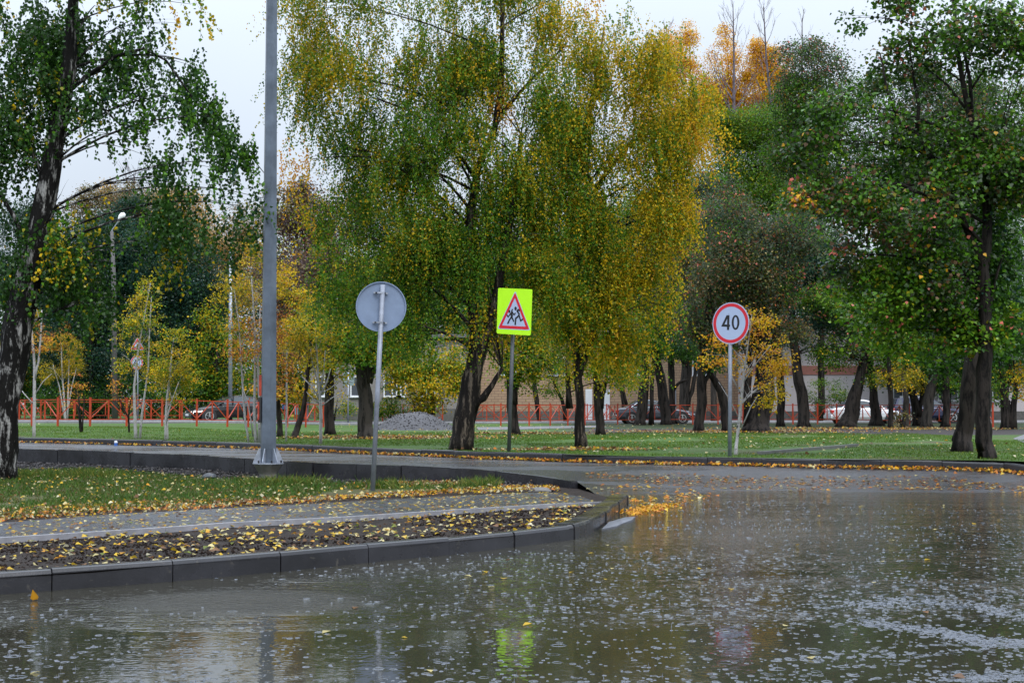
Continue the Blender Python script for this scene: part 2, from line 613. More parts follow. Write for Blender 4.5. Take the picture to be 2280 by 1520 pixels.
def m_water():
    m, nt, bs = new_mat("rain_water")
    tc = N(nt, "ShaderNodeTexCoord")
    v = tc.outputs["Object"]
    sx = N(nt, "ShaderNodeSeparateXYZ")
    nt.links.new(v, sx.inputs[0])
    muddy = noise_tex(nt, v, 0.5, 4, 0.6)
    nt.links.new(ramp(nt, muddy, [(0.3, (0.022, 0.021, 0.015)), (0.7, (0.038, 0.035, 0.025))]), bs.inputs["Base Color"])
    bs.inputs["IOR"].default_value = 1.33
    bs.inputs["Specular IOR Level"].default_value = 0.62
    # where the wind and rain ruffle it: rougher beyond about ten metres
    mp = N(nt, "ShaderNodeMapping")
    mp.inputs["Scale"].default_value = (0.25, 0.8, 1)
    nt.links.new(v, mp.inputs[0])
    n0 = noise_tex(nt, mp.outputs[0], 1.2, 4, 0.6, 0.3)
    yy = mth(nt, "MULTIPLY_ADD", n0, 1.2, mth(nt, "SUBTRACT", sx.outputs[1], 0.6))
    mask = mth(nt, "MULTIPLY", mth(nt, "SUBTRACT", yy, 9.7), 1.6, clamp=True)
    patch = ramp(nt, n0, [(0.38, (0.25, 0.25, 0.25)), (0.62, (1, 1, 1))])
    gust = None
    for cx_, cy_, ax, ay in ((-2.05, 11.05, 1.05, 0.75), (2.6, 17.5, 2.4, 3.2)):
        dx_ = mth(nt, "DIVIDE", mth(nt, "SUBTRACT", sx.outputs[0], cx_), ax)
        dy_ = mth(nt, "DIVIDE", mth(nt, "SUBTRACT", sx.outputs[1], cy_), ay)
        e_ = mth(nt, "SUBTRACT", 1.15, mth(nt, "ADD", mth(nt, "MULTIPLY", dx_, dx_), mth(nt, "MULTIPLY", dy_, dy_)), clamp=True)
        e_ = mth(nt, "MULTIPLY", e_, 1.0 if gust is None else 0.22)
        gust = e_ if gust is None else mth(nt, "MAXIMUM", gust, e_)
    gust = mth(nt, "MULTIPLY", gust, mth(nt, "MULTIPLY_ADD", n0, 1.4, 0.3))
    amp = mth(nt, "MULTIPLY_ADD", mth(nt, "MULTIPLY", mask, patch), 0.93, 0.07)
    # rings of rain drops at three sizes
    tot = None
    for sc, k, am, seed in ((3.3, 26.0, 0.0050, 0.52), (6.1, 20.0, 0.0034, 0.42), (11.0, 15.0, 0.0022, 0.30)):
        mp = N(nt, "ShaderNodeMapping")
        mp.inputs["Location"].default_value = (seed * 13, seed * 7, 0)
        nt.links.new(v, mp.inputs[0])
        vo = N(nt, "ShaderNodeTexVoronoi", voronoi_dimensions="2D", Scale=sc, Randomness=1.0)
        nt.links.new(mp.outputs[0], vo.inputs["Vector"])
        sc_ = N(nt, "ShaderNodeSeparateColor")
        nt.links.new(vo.outputs["Color"], sc_.inputs[0])
        d = vo.outputs["Distance"]
        wave = mth(nt, "SINE", mth(nt, "MULTIPLY_ADD", d, k, mth(nt, "MULTIPLY", sc_.outputs[0], -14.0)))
        env = mth(nt, "POWER", mth(nt, "SUBTRACT", 1.0, mth(nt, "MULTIPLY", d, 2.1), clamp=True), 1.6)
        gate = mth(nt, "GREATER_THAN", sc_.outputs[1], seed)
        w = mth(nt, "MULTIPLY", mth(nt, "MULTIPLY", wave, env), mth(nt, "MULTIPLY", gate, am))
        tot = w if tot is None else mth(nt, "ADD", tot, w)
    mp = N(nt, "ShaderNodeMapping")
    mp.inputs["Scale"].default_value = (0.7, 1.6, 1)
    nt.links.new(v, mp.inputs[0])
    chop = mth(nt, "MULTIPLY", noise_tex(nt, mp.outputs[0], 5.0, 3, 0.55), 0.0145)
    chop2 = mth(nt, "MULTIPLY", noise_tex(nt, v, 26.0, 2, 0.5), 0.0034)
    fine = mth(nt, "MULTIPLY", noise_tex(nt, mp.outputs[0], 17.0, 3, 0.6), mth(nt, "MULTIPLY", gust, 0.034))
    hh = mth(nt, "MULTIPLY", mth(nt, "ADD", mth(nt, "ADD", mth(nt, "MULTIPLY", tot, 1.5), chop), chop2), amp)
    hh = mth(nt, "ADD", hh, fine)
    b = N(nt, "ShaderNodeBump", Strength=1.0, Distance=1.0)
    nt.links.new(hh, b.inputs["Height"])
    nt.links.new(b.outputs[0], bs.inputs["Normal"])
    nt.links.new(mth(nt, "MULTIPLY_ADD", amp, 0.035, 0.025), bs.inputs["Roughness"])
    return m


M_ASPH, M_PATH, M_SOIL, M_KERB = m_asphalt(), m_path(), m_soil(), m_kerb()
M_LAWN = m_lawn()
M_ISLAND = m_lawn("verge_turf", False)

# ------------------------------------------------------------------ ground sheets
S = lambda o: tag(o, kind="structure")
gp = MB().add([(-900, -60, -0.6), (900, -60, -0.6), (900, 1500, -0.6), (-900, 1500, -0.6)], [(0, 1, 2, 3)])
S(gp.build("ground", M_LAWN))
far2 = [tuple(p[:2]) for p in FAR]
S(sheet("road", [(-62, 2)] + [(-62, 60)] + far2 + [(14, 2)], 0.45, road_z, M_ASPH, holes=[ISLAND]))
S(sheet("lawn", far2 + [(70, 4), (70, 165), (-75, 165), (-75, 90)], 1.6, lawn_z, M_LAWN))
S(sheet("water", [(-62, 2), (13.6, 2), (11.5, 20), (9.9, 26.5), (-2, 27.5), (-4, 20)] + [(-30, 20)], 2.0, lambda x, y: 0.0, m_water()))

isl = S(sheet("verge", ISLAND, 0.28, lambda x, y: island_z(x, y) - 0.02, M_SOIL))
path_hi = [(-1000, 1218), (-300, 1180), (0, 1163), (253, 1143.5), (640, 1123.5), (876, 1110), (1153, 1097), (1240, 1092)]
path_lo = [(1300, 1098), (1345, 1112), (1232, 1131), (995, 1146), (758, 1162), (505, 1174.5), (365, 1185.5), (0, 1209), (-300, 1228), (-1000, 1276)]
PATH = [tuple(hit(a, b, lambda x, y: 0.115)[:2]) for a, b in path_hi + path_lo]
p0, p1_ = Vector(PATH[0]), Vector(PATH[-1])
S(sheet("path", PATH, 0.3, lambda x, y: island_z(x, y) + 0.012, M_PATH))
# the thin concrete edging of the path
edge_lo = [Vector(p) for p in PATH[len(path_hi) + 1:]]
mb = MB()
for a, b in zip(edge_lo[:-1], edge_lo[1:]):
    a3, b3 = Vector((a.x, a.y, island_z(*a) + 0.015)), Vector((b.x, b.y, island_z(*b) + 0.015))
    mb.bar(a3, b3, 0.075, 0.06)
S(mb.build("path_kerb", simple("edging_concrete", (0.22, 0.22, 0.24), 0.4, var=0.25, bmp=0.2)))
grass_poly = [tuple(hit(a, b, lambda x, y: 0.06)[:2]) for a, b in [(-1000, 1214), (-300, 1176), (0, 1160), (253, 1140), (640, 1120), (876, 1106), (1120, 1093)] + [(1100, 1078), (900, 1076), (760, 1074), (620, 1064), (440, 1060), (200, 1040), (60, 1046), (-300, 1052), (-1000, 1062)]]
S(sheet("grass_strip", grass_poly, 0.35, lambda x, y: island_z(x, y) - 0.006 - 0.006 * wob(x, y, 2.5), M_ISLAND))


# ------------------------------------------------------------------ kerbs
def kerb_run(name, line, side, h, width, zfn, stone=1.0, mat=M_KERB, seed=1, depth=0.35, gap=0.010, jit=0.009):
    """stones along a polyline; side=+1 puts the body to the left of the direction of travel"""
    r = random.Random(seed)
    pts = densify([tuple(p[:2]) for p in line], 0.1, closed=False)
    mb = MB()
    acc, i0 = 0.0, 0
    for i in range(1, len(pts)):
        acc += math.dist(pts[i], pts[i - 1])
        if acc >= stone or i == len(pts) - 1:
            a, b = Vector(pts[i0]), Vector(pts[i])
            t = (b - a).normalized()
            n = Vector((-t.y, t.x)) * side
            za, zb = zfn(*a), zfn(*b)
            off = n * r.uniform(-jit, jit)
            dz = r.uniform(-jit, jit)
            prof = [(0, -depth), (0.0, h - 0.035), (0.012, h - 0.008), (0.03, h), (width, h - 0.004), (width, -depth)]
            vs = []
            for P, z, e in ((a + t * gap / 2, za, 1), (b - t * gap / 2, zb, -1)):
                for (o, hh) in prof:
                    q = P + n * o + off
                    vs.append((q.x, q.y, z + hh + dz))
            k = len(prof)
            fs = [tuple(range(k)), tuple(range(2 * k - 1, k - 1, -1))] + [(j, k + j, k + (j + 1) % k, (j + 1) % k) for j in range(k)]
            if side < 0:
                fs = [f[::-1] for f in fs]
            mb.add(vs, [f[::-1] for f in fs])
            acc, i0 = 0.0, i
    return S(mb.build(name, mat))


near_line = NEAR[:]
kerb_run("kerb", near_line, 1, 0.165, 0.16, lambda x, y: -0.002 * (y - 16), 1.0, seed=3)
kerb_run("kerb", [NEAR[-1] + Vector((0.01, 0.02, 0)), CORNER, TIP], 1, 0.165, 0.24, lambda x, y: 0.0, 0.62, seed=5, jit=0.012, gap=0.016)
kerb_run("kerb", FAR, 1, 0.165, 0.16, road_z, 1.05, seed=8)
kerb_run("kerb", BACK, -1, 0.04, 0.15, road_z, 1.0, seed=9, depth=0.6)
# beyond the far kerb the turf meets the kerb's top

# ------------------------------------------------------------------ sky and light
w = bpy.data.worlds.new("World")
scene.world = w
w.use_nodes = True
nt = w.node_tree
bg = nt.nodes["Background"]
SUN_EL, SUN_ROT = math.radians(48), math.radians(150)
sky = N(nt, "ShaderNodeTexSky", sky_type="NISHITA")
sky.sun_disc = False
sky.sun_elevation, sky.sun_rotation = SUN_EL, SUN_ROT
sky.dust_density, sky.air_density = 4.0, 1.2
tc = N(nt, "ShaderNodeTexCoord")
sx = N(nt, "ShaderNodeSeparateXYZ")
nt.links.new(tc.outputs["Generated"], sx.inputs[0])
el = mth(nt, "MAXIMUM", sx.outputs[2], 0.0)
# an overcast sky: about three times as bright overhead as at the horizon
cl = noise_tex(nt, tc.outputs["Generated"], 2.2, 4, 0.5)
lum = mth(nt, "MULTIPLY", mth(nt, "MULTIPLY_ADD", mth(nt, "POWER", el, 1.8), 3.9, 0.86), mth(nt, "MULTIPLY_ADD", cl, 0.25, 0.875))
cc = N(nt, "ShaderNodeCombineColor")
for i, k in enumerate((6.75, 7.5, 8.6)):
    nt.links.new(mth(nt, "MULTIPLY", lum, k), cc.inputs[i])
nt.links.new(mixc(nt, 0.85, sky.outputs[0], cc.outputs[0]), bg.inputs["Color"])
bg.inputs["Strength"].default_value = 0.12
sun = bpy.data.objects.new("sun", bpy.data.lights.new("sun", "SUN"))
COL.objects.link(sun)
sun.data.energy = 1.5
sun.data.angle = math.radians(25)
sun.data.color = (1.0, 0.96, 0.9)
sun.rotation_euler = (PI / 2 - SUN_EL, 0, PI - SUN_ROT)
scene.view_settings.view_transform = "Standard"
scene.view_settings.look = "None"
scene.view_settings.exposure = 0.0
scene.view_settings.gamma = 1.0
scene.cycles.max_bounces = 6
scene.cycles.diffuse_bounces = 3
scene.cycles.glossy_bounces = 3
scene.cycles.transmission_bounces = 3
scene.cycles.use_denoising = True
# ------------------------------------------------------------------ paints and metals
GALV = simple("galvanised_steel", (0.33, 0.36, 0.42), 0.42, 0.55, 0.25, 5.0)
GALV2 = simple("grey_post_paint", (0.20, 0.22, 0.27), 0.4, 0.1, 0.3, 5.0)
DARKP = simple("dark_post_paint", (0.085, 0.09, 0.10), 0.4, 0.1, 0.2, 5.0)
SIGNBACK = simple("sign_back_grey", (0.185, 0.24, 0.35), 0.4, 0.1, 0.14, 3.5)
WHITE = simple("sign_white", (0.40, 0.48, 0.66), 0.4, var=0.04)
RED = simple("sign_red", (0.62, 0.015, 0.03), 0.38, var=0.06)
BLACK = simple("sign_black", (0.012, 0.012, 0.014), 0.4, var=0.1)
BLUE = simple("sign_blue", (0.02, 0.05, 0.42), 0.38, var=0.08)
LIME = simple("fluorescent_lime", (0.50, 0.98, 0.012), 0.45, var=0.03)
STEEL = simple("bolt_steel", (0.05, 0.05, 0.055), 0.35, 0.7)
ORANGE = simple("orange_paint", (0.37, 0.042, 0.012), 0.32, var=0.18, nscale=3)
RUST = simple("rusty_red", (0.30, 0.035, 0.015), 0.6, var=0.4, nscale=9)
CONC = simple("old_concrete", (0.11, 0.105, 0.10), 0.7, var=0.35, bmp=0.5)
CONCL = simple("pale_concrete", (0.10, 0.106, 0.125), 0.5, var=0.25, bmp=0.5)
RUBBER = simple("tyre_rubber", (0.012, 0.012, 0.012), 0.7)
ALLOY = simple("alloy_wheel", (0.55, 0.56, 0.58), 0.3, 0.8)
GLASS = simple("car_glass", (0.03, 0.045, 0.055), 0.08, spec=0.9, var=0.05)
CHROME = simple("chrome_trim", (0.72, 0.74, 0.78), 0.2, 0.9, var=0.04)
TAIL = simple("tail_lamp_red", (0.5, 0.02, 0.02), 0.25)
LAMPW = simple("lamp_lens", (0.7, 0.74, 0.78), 0.15, var=0.05)
LIT = simple("lit_headlamp", (0.9, 0.9, 0.8), 0.2, emit=((1.0, 0.95, 0.8), 2.2))
TRIM = simple("black_plastic", (0.018, 0.018, 0.02), 0.55)
PLATE = simple("plate_white", (0.6, 0.62, 0.64), 0.5, var=0.05)
WHITE_P = simple("white_paint", (0.72, 0.74, 0.78), 0.5, var=0.06)


def sign_frame(base, top, yaw):
    """frame of a panel on a leaning post: right, up, and the way it faces (towards -y when yaw=0)"""
    up = (Vector(top) - Vector(base)).normalized()
    r = Vector((math.cos(yaw), math.sin(yaw), 0))
    r = (r - up * r.dot(up)).normalized()
    return r, up


# ------------------------------------------------------------------ round sign seen from behind
b = hit(828, 1092, island_z)
Y = b.y
t = at(852.5, 634, Y)
root = thing("road_sign", "round sign seen from behind, plain grey back on a leaning post in the grass", "road sign", b, "road signs on posts")
MB().tube([b - Vector((0, 0, 0.3)), t], 0.042, 14).build("pole", GALV2, root, b, smooth=True)
R, U = sign_frame(b, t, 0.10)
FW = R.cross(U)
c = at(848, 682.5, Y) - FW * -0.0
rad = 55 / F * Y * 0.995
c0 = c + Vector((0, 0.058, 0))
disc = MB().prism(circle(48, rad), c0, R, U, 0.003)
disc.ring(circle(48, rad + 0.012), circle(48, rad - 0.004), c0 + Vector((0, -0.010, 0)), R, U, 0.026)
disc.build("panel", SIGNBACK, root, b)
MB().ring(circle(48, rad - 0.02), circle(48, rad * 0.8), c0 + Vector((0, 0.012, 0)), R, U, 0.002).build("face_border", RED, root, b)
for py in (652, 718):
    q = at(847.5 if py < 700 else 845.5, py, Y)
    br = MB().box(q + Vector((0, -0.03, 0)), (0.10, 0.03, 0.03), Matrix((R, FW, U)).transposed())
    br.box(q + R * 0.085 + Vector((0, 0.022, 0)), (0.08, 0.02, 0.03), Matrix((R, FW, U)).transposed())
    br.box(q - R * 0.085 + Vector((0, 0.022, 0)), (0.08, 0.02, 0.03), Matrix((R, FW, U)).transposed())
    bk = br.build("bracket", GALV, root, b)
    for s in (-1, 1):
        MB().tube([q + R * s * 0.075 + Vector((0, 0.02, 0)), q + R * s * 0.075 - Vector((0, 0.02, 0))], 0.016, 6).build("bolt", STEEL, bk, b)
    for o in (bk,):
        pass

# ------------------------------------------------------------------ children crossing sign
b = hit(1132, 1005, lawn_z)
Y = b.y
t = at(1141.5, 745, Y)
t2 = b + (t - b) * 1.36
root = thing("road_sign", "bright lime warning sign with red triangle and two running children on a dark post", "road sign", b, "road signs on posts")
MB().tube([b - Vector((0, 0, 0.3)), t2], 0.045, 14).build("pole", DARKP, root, b, smooth=True)
yaw = math.radians(-28)
ang = math.radians(-4.4)
R0 = Vector((math.cos(yaw), math.sin(yaw), 0))
U0 = Vector((0, 0, 1))
R = (R0 * math.cos(ang) + U0 * math.sin(ang)).normalized()
U = (U0 * math.cos(ang * 0.5) - R0 * math.sin(ang * 0.5)).normalized()
NF = R.cross(U) * -1          # away from the face
TL = at(1111.5, 641.5, Y)
k = Y / F
wd, hh = 75.5 * k / math.cos(yaw), 101.5 * k
BLc = at(1109, 742.5, Y) + (R.cross(U)) * 0.06
poly = []
cr = 0.035
for cx_, cy_, a0 in ((wd - cr, cr, -90), (wd - cr, hh - cr, 0), (cr, hh - cr, 90), (cr, cr, 180)):
    for j in range(5):
        a = math.radians(a0 + j * 22.5)
        poly.append((cx_ + cr * math.cos(a), cy_ + cr * math.sin(a)))
MB().prism(poly, BLc, R, U, 0.012).build("panel", LIME, root, b)
FN = R.cross(U)
UVp = lambda u, v: (u * wd, (1 - v) * hh)
A_, B_, C_ = UVp(0.507, 0.080), UVp(0.047, 0.880), UVp(0.958, 0.876)


def tri_round(A, B, C, d, cr_=0.03):
    """triangle inset by d with rounded corners"""
    P = [Vector(A), Vector(B), Vector(C)]
    cen = (P[0] + P[1] + P[2]) / 3
    rin = (P[0] - cen).length / 2
    P = [cen + (p - cen) * (1 - d / rin) for p in P]
    out = []
    for i in range(3):
        p, a, c_ = P[i], (P[i - 1] - P[i]).normalized(), (P[(i + 1) % 3] - P[i]).normalized()
        q0, q1 = p + a * cr_, p + c_ * cr_
        for j in range(5):
            s = j / 4
            out.append(tuple(q0 * (1 - s) ** 2 + p * 2 * s * (1 - s) + q1 * s * s))
    return out


def layer(n):
    return BLc + FN * (0.012 + 0.0015 * n)


tr = MB()
MB().prism(tri_round(A_, B_, C_, -0.018, 0.05), layer(0), R, U, 0.0015).build("triangle_field", WHITE, root, b)
MB().ring(tri_round(A_, B_, C_, 0.0, 0.05), tri_round(A_, B_, C_, 0.066, 0.012), layer(1), R, U, 0.0015).build("triangle_border", RED, root, b)


def zp(x, y):
    """board coordinates of a point measured on the enlarged photograph"""
    a, b_, c_, d = 705.0, -32.0, 55.0, 960.0
    X, Y_ = x - 300, y - 200
    det = a * d - b_ * c_
    return UVp((X * d - b_ * Y_) / det, (a * Y_ - c_ * X) / det)


kid = MB()
strokes = [
    ([(545, 660), (532, 700), (528, 738)], 0), ([(478, 762), (512, 818), (545, 770), (575, 735)], 22), ([(572, 725), (588, 790), (578, 835)], 42), ([(610, 655), (583, 690), (575, 735)], 20),
    ([(580, 820), (540, 880), (500, 962)], 28), ([(585, 815), (605, 860), (627, 915)], 26),
    ([(595, 700), (612, 748), (636, 775), (665, 735)], 22), ([(752, 692), (722, 672), (700, 695), (738, 760), (732, 805)], 30), ([(735, 790), (668, 855), (658, 985)], 28), ([(742, 800), (772, 902), (818, 868)], 24),
]
sc = wd / 705.0
n = 0
for pts, wpx in strokes:
    if not wpx:
        continue
    kid.prism(ribbon([zp(*p) for p in pts], wpx * sc), layer(2.2 + n * 0.35), R, U, 0.0012)
    n += 1
for (x, y, rx, ry) in ((535, 702, 20, 30), (664, 645, 25, 34)):
    kid.prism([(zp(x, y)[0] + u, zp(x, y)[1] + v) for u, v in circle(14, rx * sc, ry * sc)], layer(2.0), R, U, 0.0012)
kid.build("children_symbol", BLACK, root, b)
MB().box(t2 - (t2 - b).normalized() * 0.35, (0.16, 0.05, 0.05)).build("bracket", GALV, root, b)
MB().box(t + Vector((0.0, 0, 0.15)), (0.16, 0.05, 0.05)).build("bracket", GALV, root, b)


# ------------------------------------------------------------------ speed limit sign
def disc_sign(root, b, c, rx, ry, R, U, digits=True, nseg=48):
    FNn = R.cross(U)
    MB().prism(circle(nseg, rx, ry), c, R, U, 0.012).build("panel", WHITE, root, b)
    MB().ring(circle(nseg, rx * 0.955, ry * 0.955), circle(nseg, rx * 0.80, ry * 0.80), c + FNn * 0.012, R, U, 0.002).build("border", RED, root, b)
    if digits:
        g = MB()
        Z = lambda x, y: ((x - 655) / 390 * rx, -(y - 755) / 485 * ry)
        s = rx / 390
        g.prism(ribbon([Z(588, 572), Z(487, 803), Z(640, 812)], 44 * s), c + FNn * 0.012, R, U, 0.0015)
        g.prism(ribbon([Z(605, 566), Z(600, 910)], 46 * s), c + FNn * 0.0137, R, U, 0.0015)
        oc = Z(757, 740)
        g.ring(circle(28, 82 * s, 173 * ry / 485, oc), circle(28, 38 * s, 128 * ry / 485, oc), c + FNn * 0.012, R, U, 0.0015)
        g.build("number", BLACK, root, b)


b = hit(1624.5, 1016, lawn_z)
Y = b.y
t = at(1626, 765, Y)
root = thing("road_sign", "large round speed limit sign reading 40, beside the orange young birch", "road sign", b, "road signs on posts")
MB().tube([b - Vector((0, 0, 0.3)), b + (t - b) * 1.25], 0.042, 14).build("pole", GALV2, root, b, smooth=True)
yaw = math.radians(-38)
R = Vector((math.cos(yaw), math.sin(yaw), -0.01)).normalized()
U = (Vector((0.015, 0, 1)) - R * R.dot(Vector((0.015, 0, 1)))).normalized()
rd = 46.3 / F * Y
disc_sign(root, b, at(1630.5, 719.8, Y) + R.cross(U) * 0.055, rd, rd, R, U)
MB().box(at(1629, 700, Y) - Vector((0, 0, 0)), (0.14, 0.05, 0.04)).build("bracket", GALV, root, b)

# ------------------------------------------------------------------ tall lamp post
b = hit(597, 1068, island_z)
Y = b.y
k = Y / F
pl = at(597, 1031, Y)
root = thing("lamp_post", "tall tapered grey steel post with flanged base on a concrete footing", "lamp post", b)
ped = MB()
r1 = 34 * k
z0, z1 = b.z - 0.25, pl.z - 0.012
cx, cy = pl.x, Y
prof = [(0.60, z0), (0.60, b.z + 0.12), (0.66, b.z + 0.16), (0.95, z1 - 0.02), (0.95, z1)]
for i, (f, z) in enumerate(prof):
    pass
ped.tube([(cx, cy, z) for f, z in prof], [f * r1 for f, z in prof], 8, phase=PI / 8)
ped.build("footing", CONC, root, b)
MB().tube([(cx, cy, z1), (cx, cy, z1 + 0.022)], r1 * 1.02, 12).build("base_plate", GALV, root, b)
r0 = 18.3 * k
top = at(604, 0, Y) + Vector((0, 0, 0.9))
zt = top.z
slope = (13.0 - 18.3) * k / (at(604, 0, Y).z - pl.z)
pole = MB().tube([(cx, cy, z1 + 0.02), (cx, cy, zt + 3)], [r0, r0 + slope * (zt + 3 - pl.z)], 6, phase=0.16)
pole.build("pole", simple("weathered_zinc", (0.108, 0.133, 0.172), 0.4, 0.3, 0.35, 2.2), root, b)
for i in range(6):
    a = 2 * PI * i / 6 + 0.3
    u = Vector((math.cos(a), math.sin(a), 0))
    p = Vector((cx, cy, z1 + 0.022))
    q = [(r0 * 0.9, 0), (r1 * 0.97, 0), (r1 * 0.97, 0.03), (r0 * 1.12, 0.29), (r0 * 0.9, 0.29)]
    MB().prism(q, p - u.cross(Vector((0, 0, 1))) * 0.006, u, Vector((0, 0, 1)), 0.012).build("gusset", GALV, root, b)
    e = p + u.cross(Vector((0, 0, 1))) * 0.1 + u * r1 * 0.8
    MB().tube([e, e + Vector((0, 0, 0.05))], 0.018, 6).build("bolt", STEEL, root, b)
hb = at(577, 912, Y)
hatch = MB().box((cx - r0 * 1.02, cy - 0.03, hb.z), (0.07, 0.10, 56 * k)).build("cable_box", TRIM, root, b, bevel=0.01)
MB().box((cx - r0 * 1.02 - 0.02, cy - 0.088, hb.z - 0.02), (0.035, 0.012, 40 * k)).build("cover_strip", RUST, hatch, b)
MB().box((cx - r0 * 0.93, cy - 0.085, at(0, 858, Y).z), (0.05, 0.02, 46 * k)).build("rust_strip", RUST, root, b)

# ------------------------------------------------------------------ street lamps and poles beyond
b = hit(256, 936, lawn_z)
Y = b.y
k = Y / F
root = thing("street_lamp", "thin dark street lamp with bent arm and white head, among the blue-green trees", "street lamp", b)
MB().tube([b, at(253, 620, Y), at(249, 515, Y)], [7 * k, 5.2 * k, 3.6 * k], 10).build("pole", simple("grey_concrete_pole", (0.10, 0.095, 0.095), 0.7, var=0.3), root, b, smooth=True)
MB().tube([at(249, 525, Y), at(249.5, 512, Y), at(263, 494, Y)], [2 * k, 1.3 * k, 1.2 * k], 8).build("arm", GALV, root, b)
hd = MB().tube([at(262, 495, Y), at(266, 488, Y), at(269, 483, Y), at(274, 478.5, Y), at(277.5, 475, Y)], [2.6 * k, 3.8 * k, 6.0 * k, 6.6 * k, 3.0 * k], 12)
hd.build("lamp_head", simple("lamp_white", (0.9, 0.92, 0.95), 0.3, var=0.03), root, b, smooth=True)

for (x0, yb, x1, yt, wpx, lab, mat) in ((513, 940, 513.5, 560, 4.6, "slim blue-grey steel pole rising behind the yellow young birches near the black car", GALV), (942.5, 930, 942, 802, 5.0, "blue-grey steel pole behind the gravel heap", GALV)):
    b = hit(x0, yb, lawn_z)
    Y = b.y
    k = Y / F
    tp = at(x1, yt, Y)
    root = thing("steel_pole", lab, "pole", b)
    MB().tube([b - Vector((0, 0, .2)), b + (tp - b) * 0.55, tp], [wpx * k, wpx * 0.9 * k, wpx * 0.7 * k], 10).build("shaft", mat, root, b, smooth=True)
    MB().tube([b + (tp - b) * 0.55, b + (tp - b) * 0.565], wpx * 1.25 * k, 10).build("collar", GALV2, root, b)
    MB().tube([tp, tp + Vector((0, 0, 0.05))], wpx * 0.8 * k, 10).build("cap", GALV2, root, b)

b = hit(981.5, 937, lawn_z)
Y = b.y
k = Y / F
tp = at(982, 776, Y)
root = thing("signal_post", "tall orange post with small lime plate at its top, beside the gravel heap", "post", b)
MB().tube([b - Vector((0, 0, .2)), tp], [3.3 * k, 3.0 * k], 10).build("pole", ORANGE, root, b, smooth=True)
MB().box(tp + Vector((7.5 * k, -0.05, 2 * k)), (11 * k, 0.02, 8 * k)).build("plate", LIME, root, b)
MB().box(tp + Vector((4 * k, 0, 10 * k)), (5 * k, 0.08, 10 * k)).build("lamp_box", GALV2, root, b, bevel=0.02)

b = hit(1018, 934, lawn_z)
Y = b.y
k = Y / F
root = thing("road_sign", "blue and white pedestrian crossing sign seen nearly edge-on, left of the big birch trunk", "road sign", b, "small road signs beyond the railings")
MB().tube([b, at(1018, 808, Y)], 1.7 * k, 8).build("pole", GALV, root, b, smooth=True)
yaw = math.radians(62)
R, U = Vector((math.cos(yaw), math.sin(yaw), 0)), Vector((0, 0, 1))
hw = 13 * k
c = at(1015, 828, Y) - Vector((0, 0.25, 0))
q = [(-hw, -hw), (hw, -hw), (hw, hw), (-hw, hw)]
MB().prism(q, c, R, U, 0.015).build("panel", BLUE, root, b)
FNn = R.cross(U)
MB().ring(q, [(x * .9, y * .9) for x, y in q], c + FNn * 0.015, R, U, 0.002).build("border", WHITE, root, b)
MB().prism([(-hw * .75, -hw * .7), (hw * .75, -hw * .7), (0, hw * .72)], c + FNn * 0.015, R, U, 0.002).build("triangle", WHITE, root, b)
MB().prism(ribbon([(hw * .02, hw * .25), (0, -hw * .1), (-hw * .25, -hw * .6)], hw * .16), c + FNn * 0.018, R, U, 0.002).prism(ribbon([(0.02 * hw, -hw * .1), (hw * .28, -hw * .6)], hw * .14), c + FNn * 0.019, R, U, 0.002).build("walker_symbol", BLACK, root, b)

b = hit(307, 940, lawn_z)
Y = b.y
k = Y / F
root = thing("road_sign", "small triangle sign above a small round 40, half hidden in birch leaves", "road sign", b, "small road signs beyond the railings")
MB().tube([b, at(306.5, 752, Y)], 1.5 * k, 8).build("pole", GALV, root, b, smooth=True)
R, U = Vector((0.96, -0.28, 0)).normalized(), Vector((0, 0, 1))
c = at(307, 768, Y) - Vector((0, 0.1, 0))
A, B, C = (0, 15 * k), (-16 * k, -10 * k), (16 * k, -10 * k)
MB().prism(tri_round(A, B, C, -0.03, 0.05), c, R, U, 0.012).build("triangle_panel", WHITE, root, b)
MB().ring(tri_round(A, B, C, 0, 0.05), tri_round(A, B, C, 0.075, 0.02), c + R.cross(U) * 0.012, R, U, 0.002).build("triangle_border", RED, root, b)
MB().prism(ribbon([(-9 * k, -5 * k), (-2 * k, -5 * k), (0, -1 * k), (2 * k, -5 * k), (9 * k, -5 * k)], 2.5 * k), c + R.cross(U) * 0.012, R, U, 0.002).build("triangle_symbol", BLACK, root, b)
disc_sign(root, b, at(306, 807, Y) - Vector((0, 0.1, 0)), 15.5 * k, 16.0 * k, R, U, True, 28)

b = hit(775, 944, lawn_z)
Y = b.y
k = Y / F
root = thing("road_sign", "square grey-green sign seen from behind on a thin pole, left of the thick dark trunk", "road sign", b, "small road signs beyond the railings")
MB().tube([b, at(775.5, 826, Y)], 1.7 * k, 8).build("pole", GALV, root, b, smooth=True)
R, U = Vector((1, 0.1, 0)).normalized(), Vector((0, 0, 1))
c = at(776, 843, Y) + Vector((0, 0.08, 0))
MB().prism([(-12.5 * k, -15 * k), (12.5 * k, -15 * k), (12.5 * k, 15 * k), (-12.5 * k, 15 * k)], c, R, U, 0.02).build("panel", simple("faded_green_back", (0.20, 0.27, 0.27), 0.5, var=0.15), root, b)
for s in (-1, 1):
    MB().box(c + Vector((0, -0.02, 6 * k * s)), (20 * k, 0.03, 1.5 * k)).build("bracket", GALV, root, b)

b = hit(1099, 934, lawn_z)
Y = b.y
k = Y / F
root = thing("notice_board", "small white board behind the orange railing, right of the big birch trunk", "notice board", b)
MB().box(at(1099, 895, Y), (15 * k, 0.05, 36 * k)).build("board", WHITE_P, root, b, bevel=0.02)
for s in (-1, 1):
    MB().bar(b + Vector((s * 5 * k, 0, -0.1)), at(1099 + s * 5, 905, Y) + Vector((0, 0.05, 0)), 0.05).build("leg", GALV, root, b)

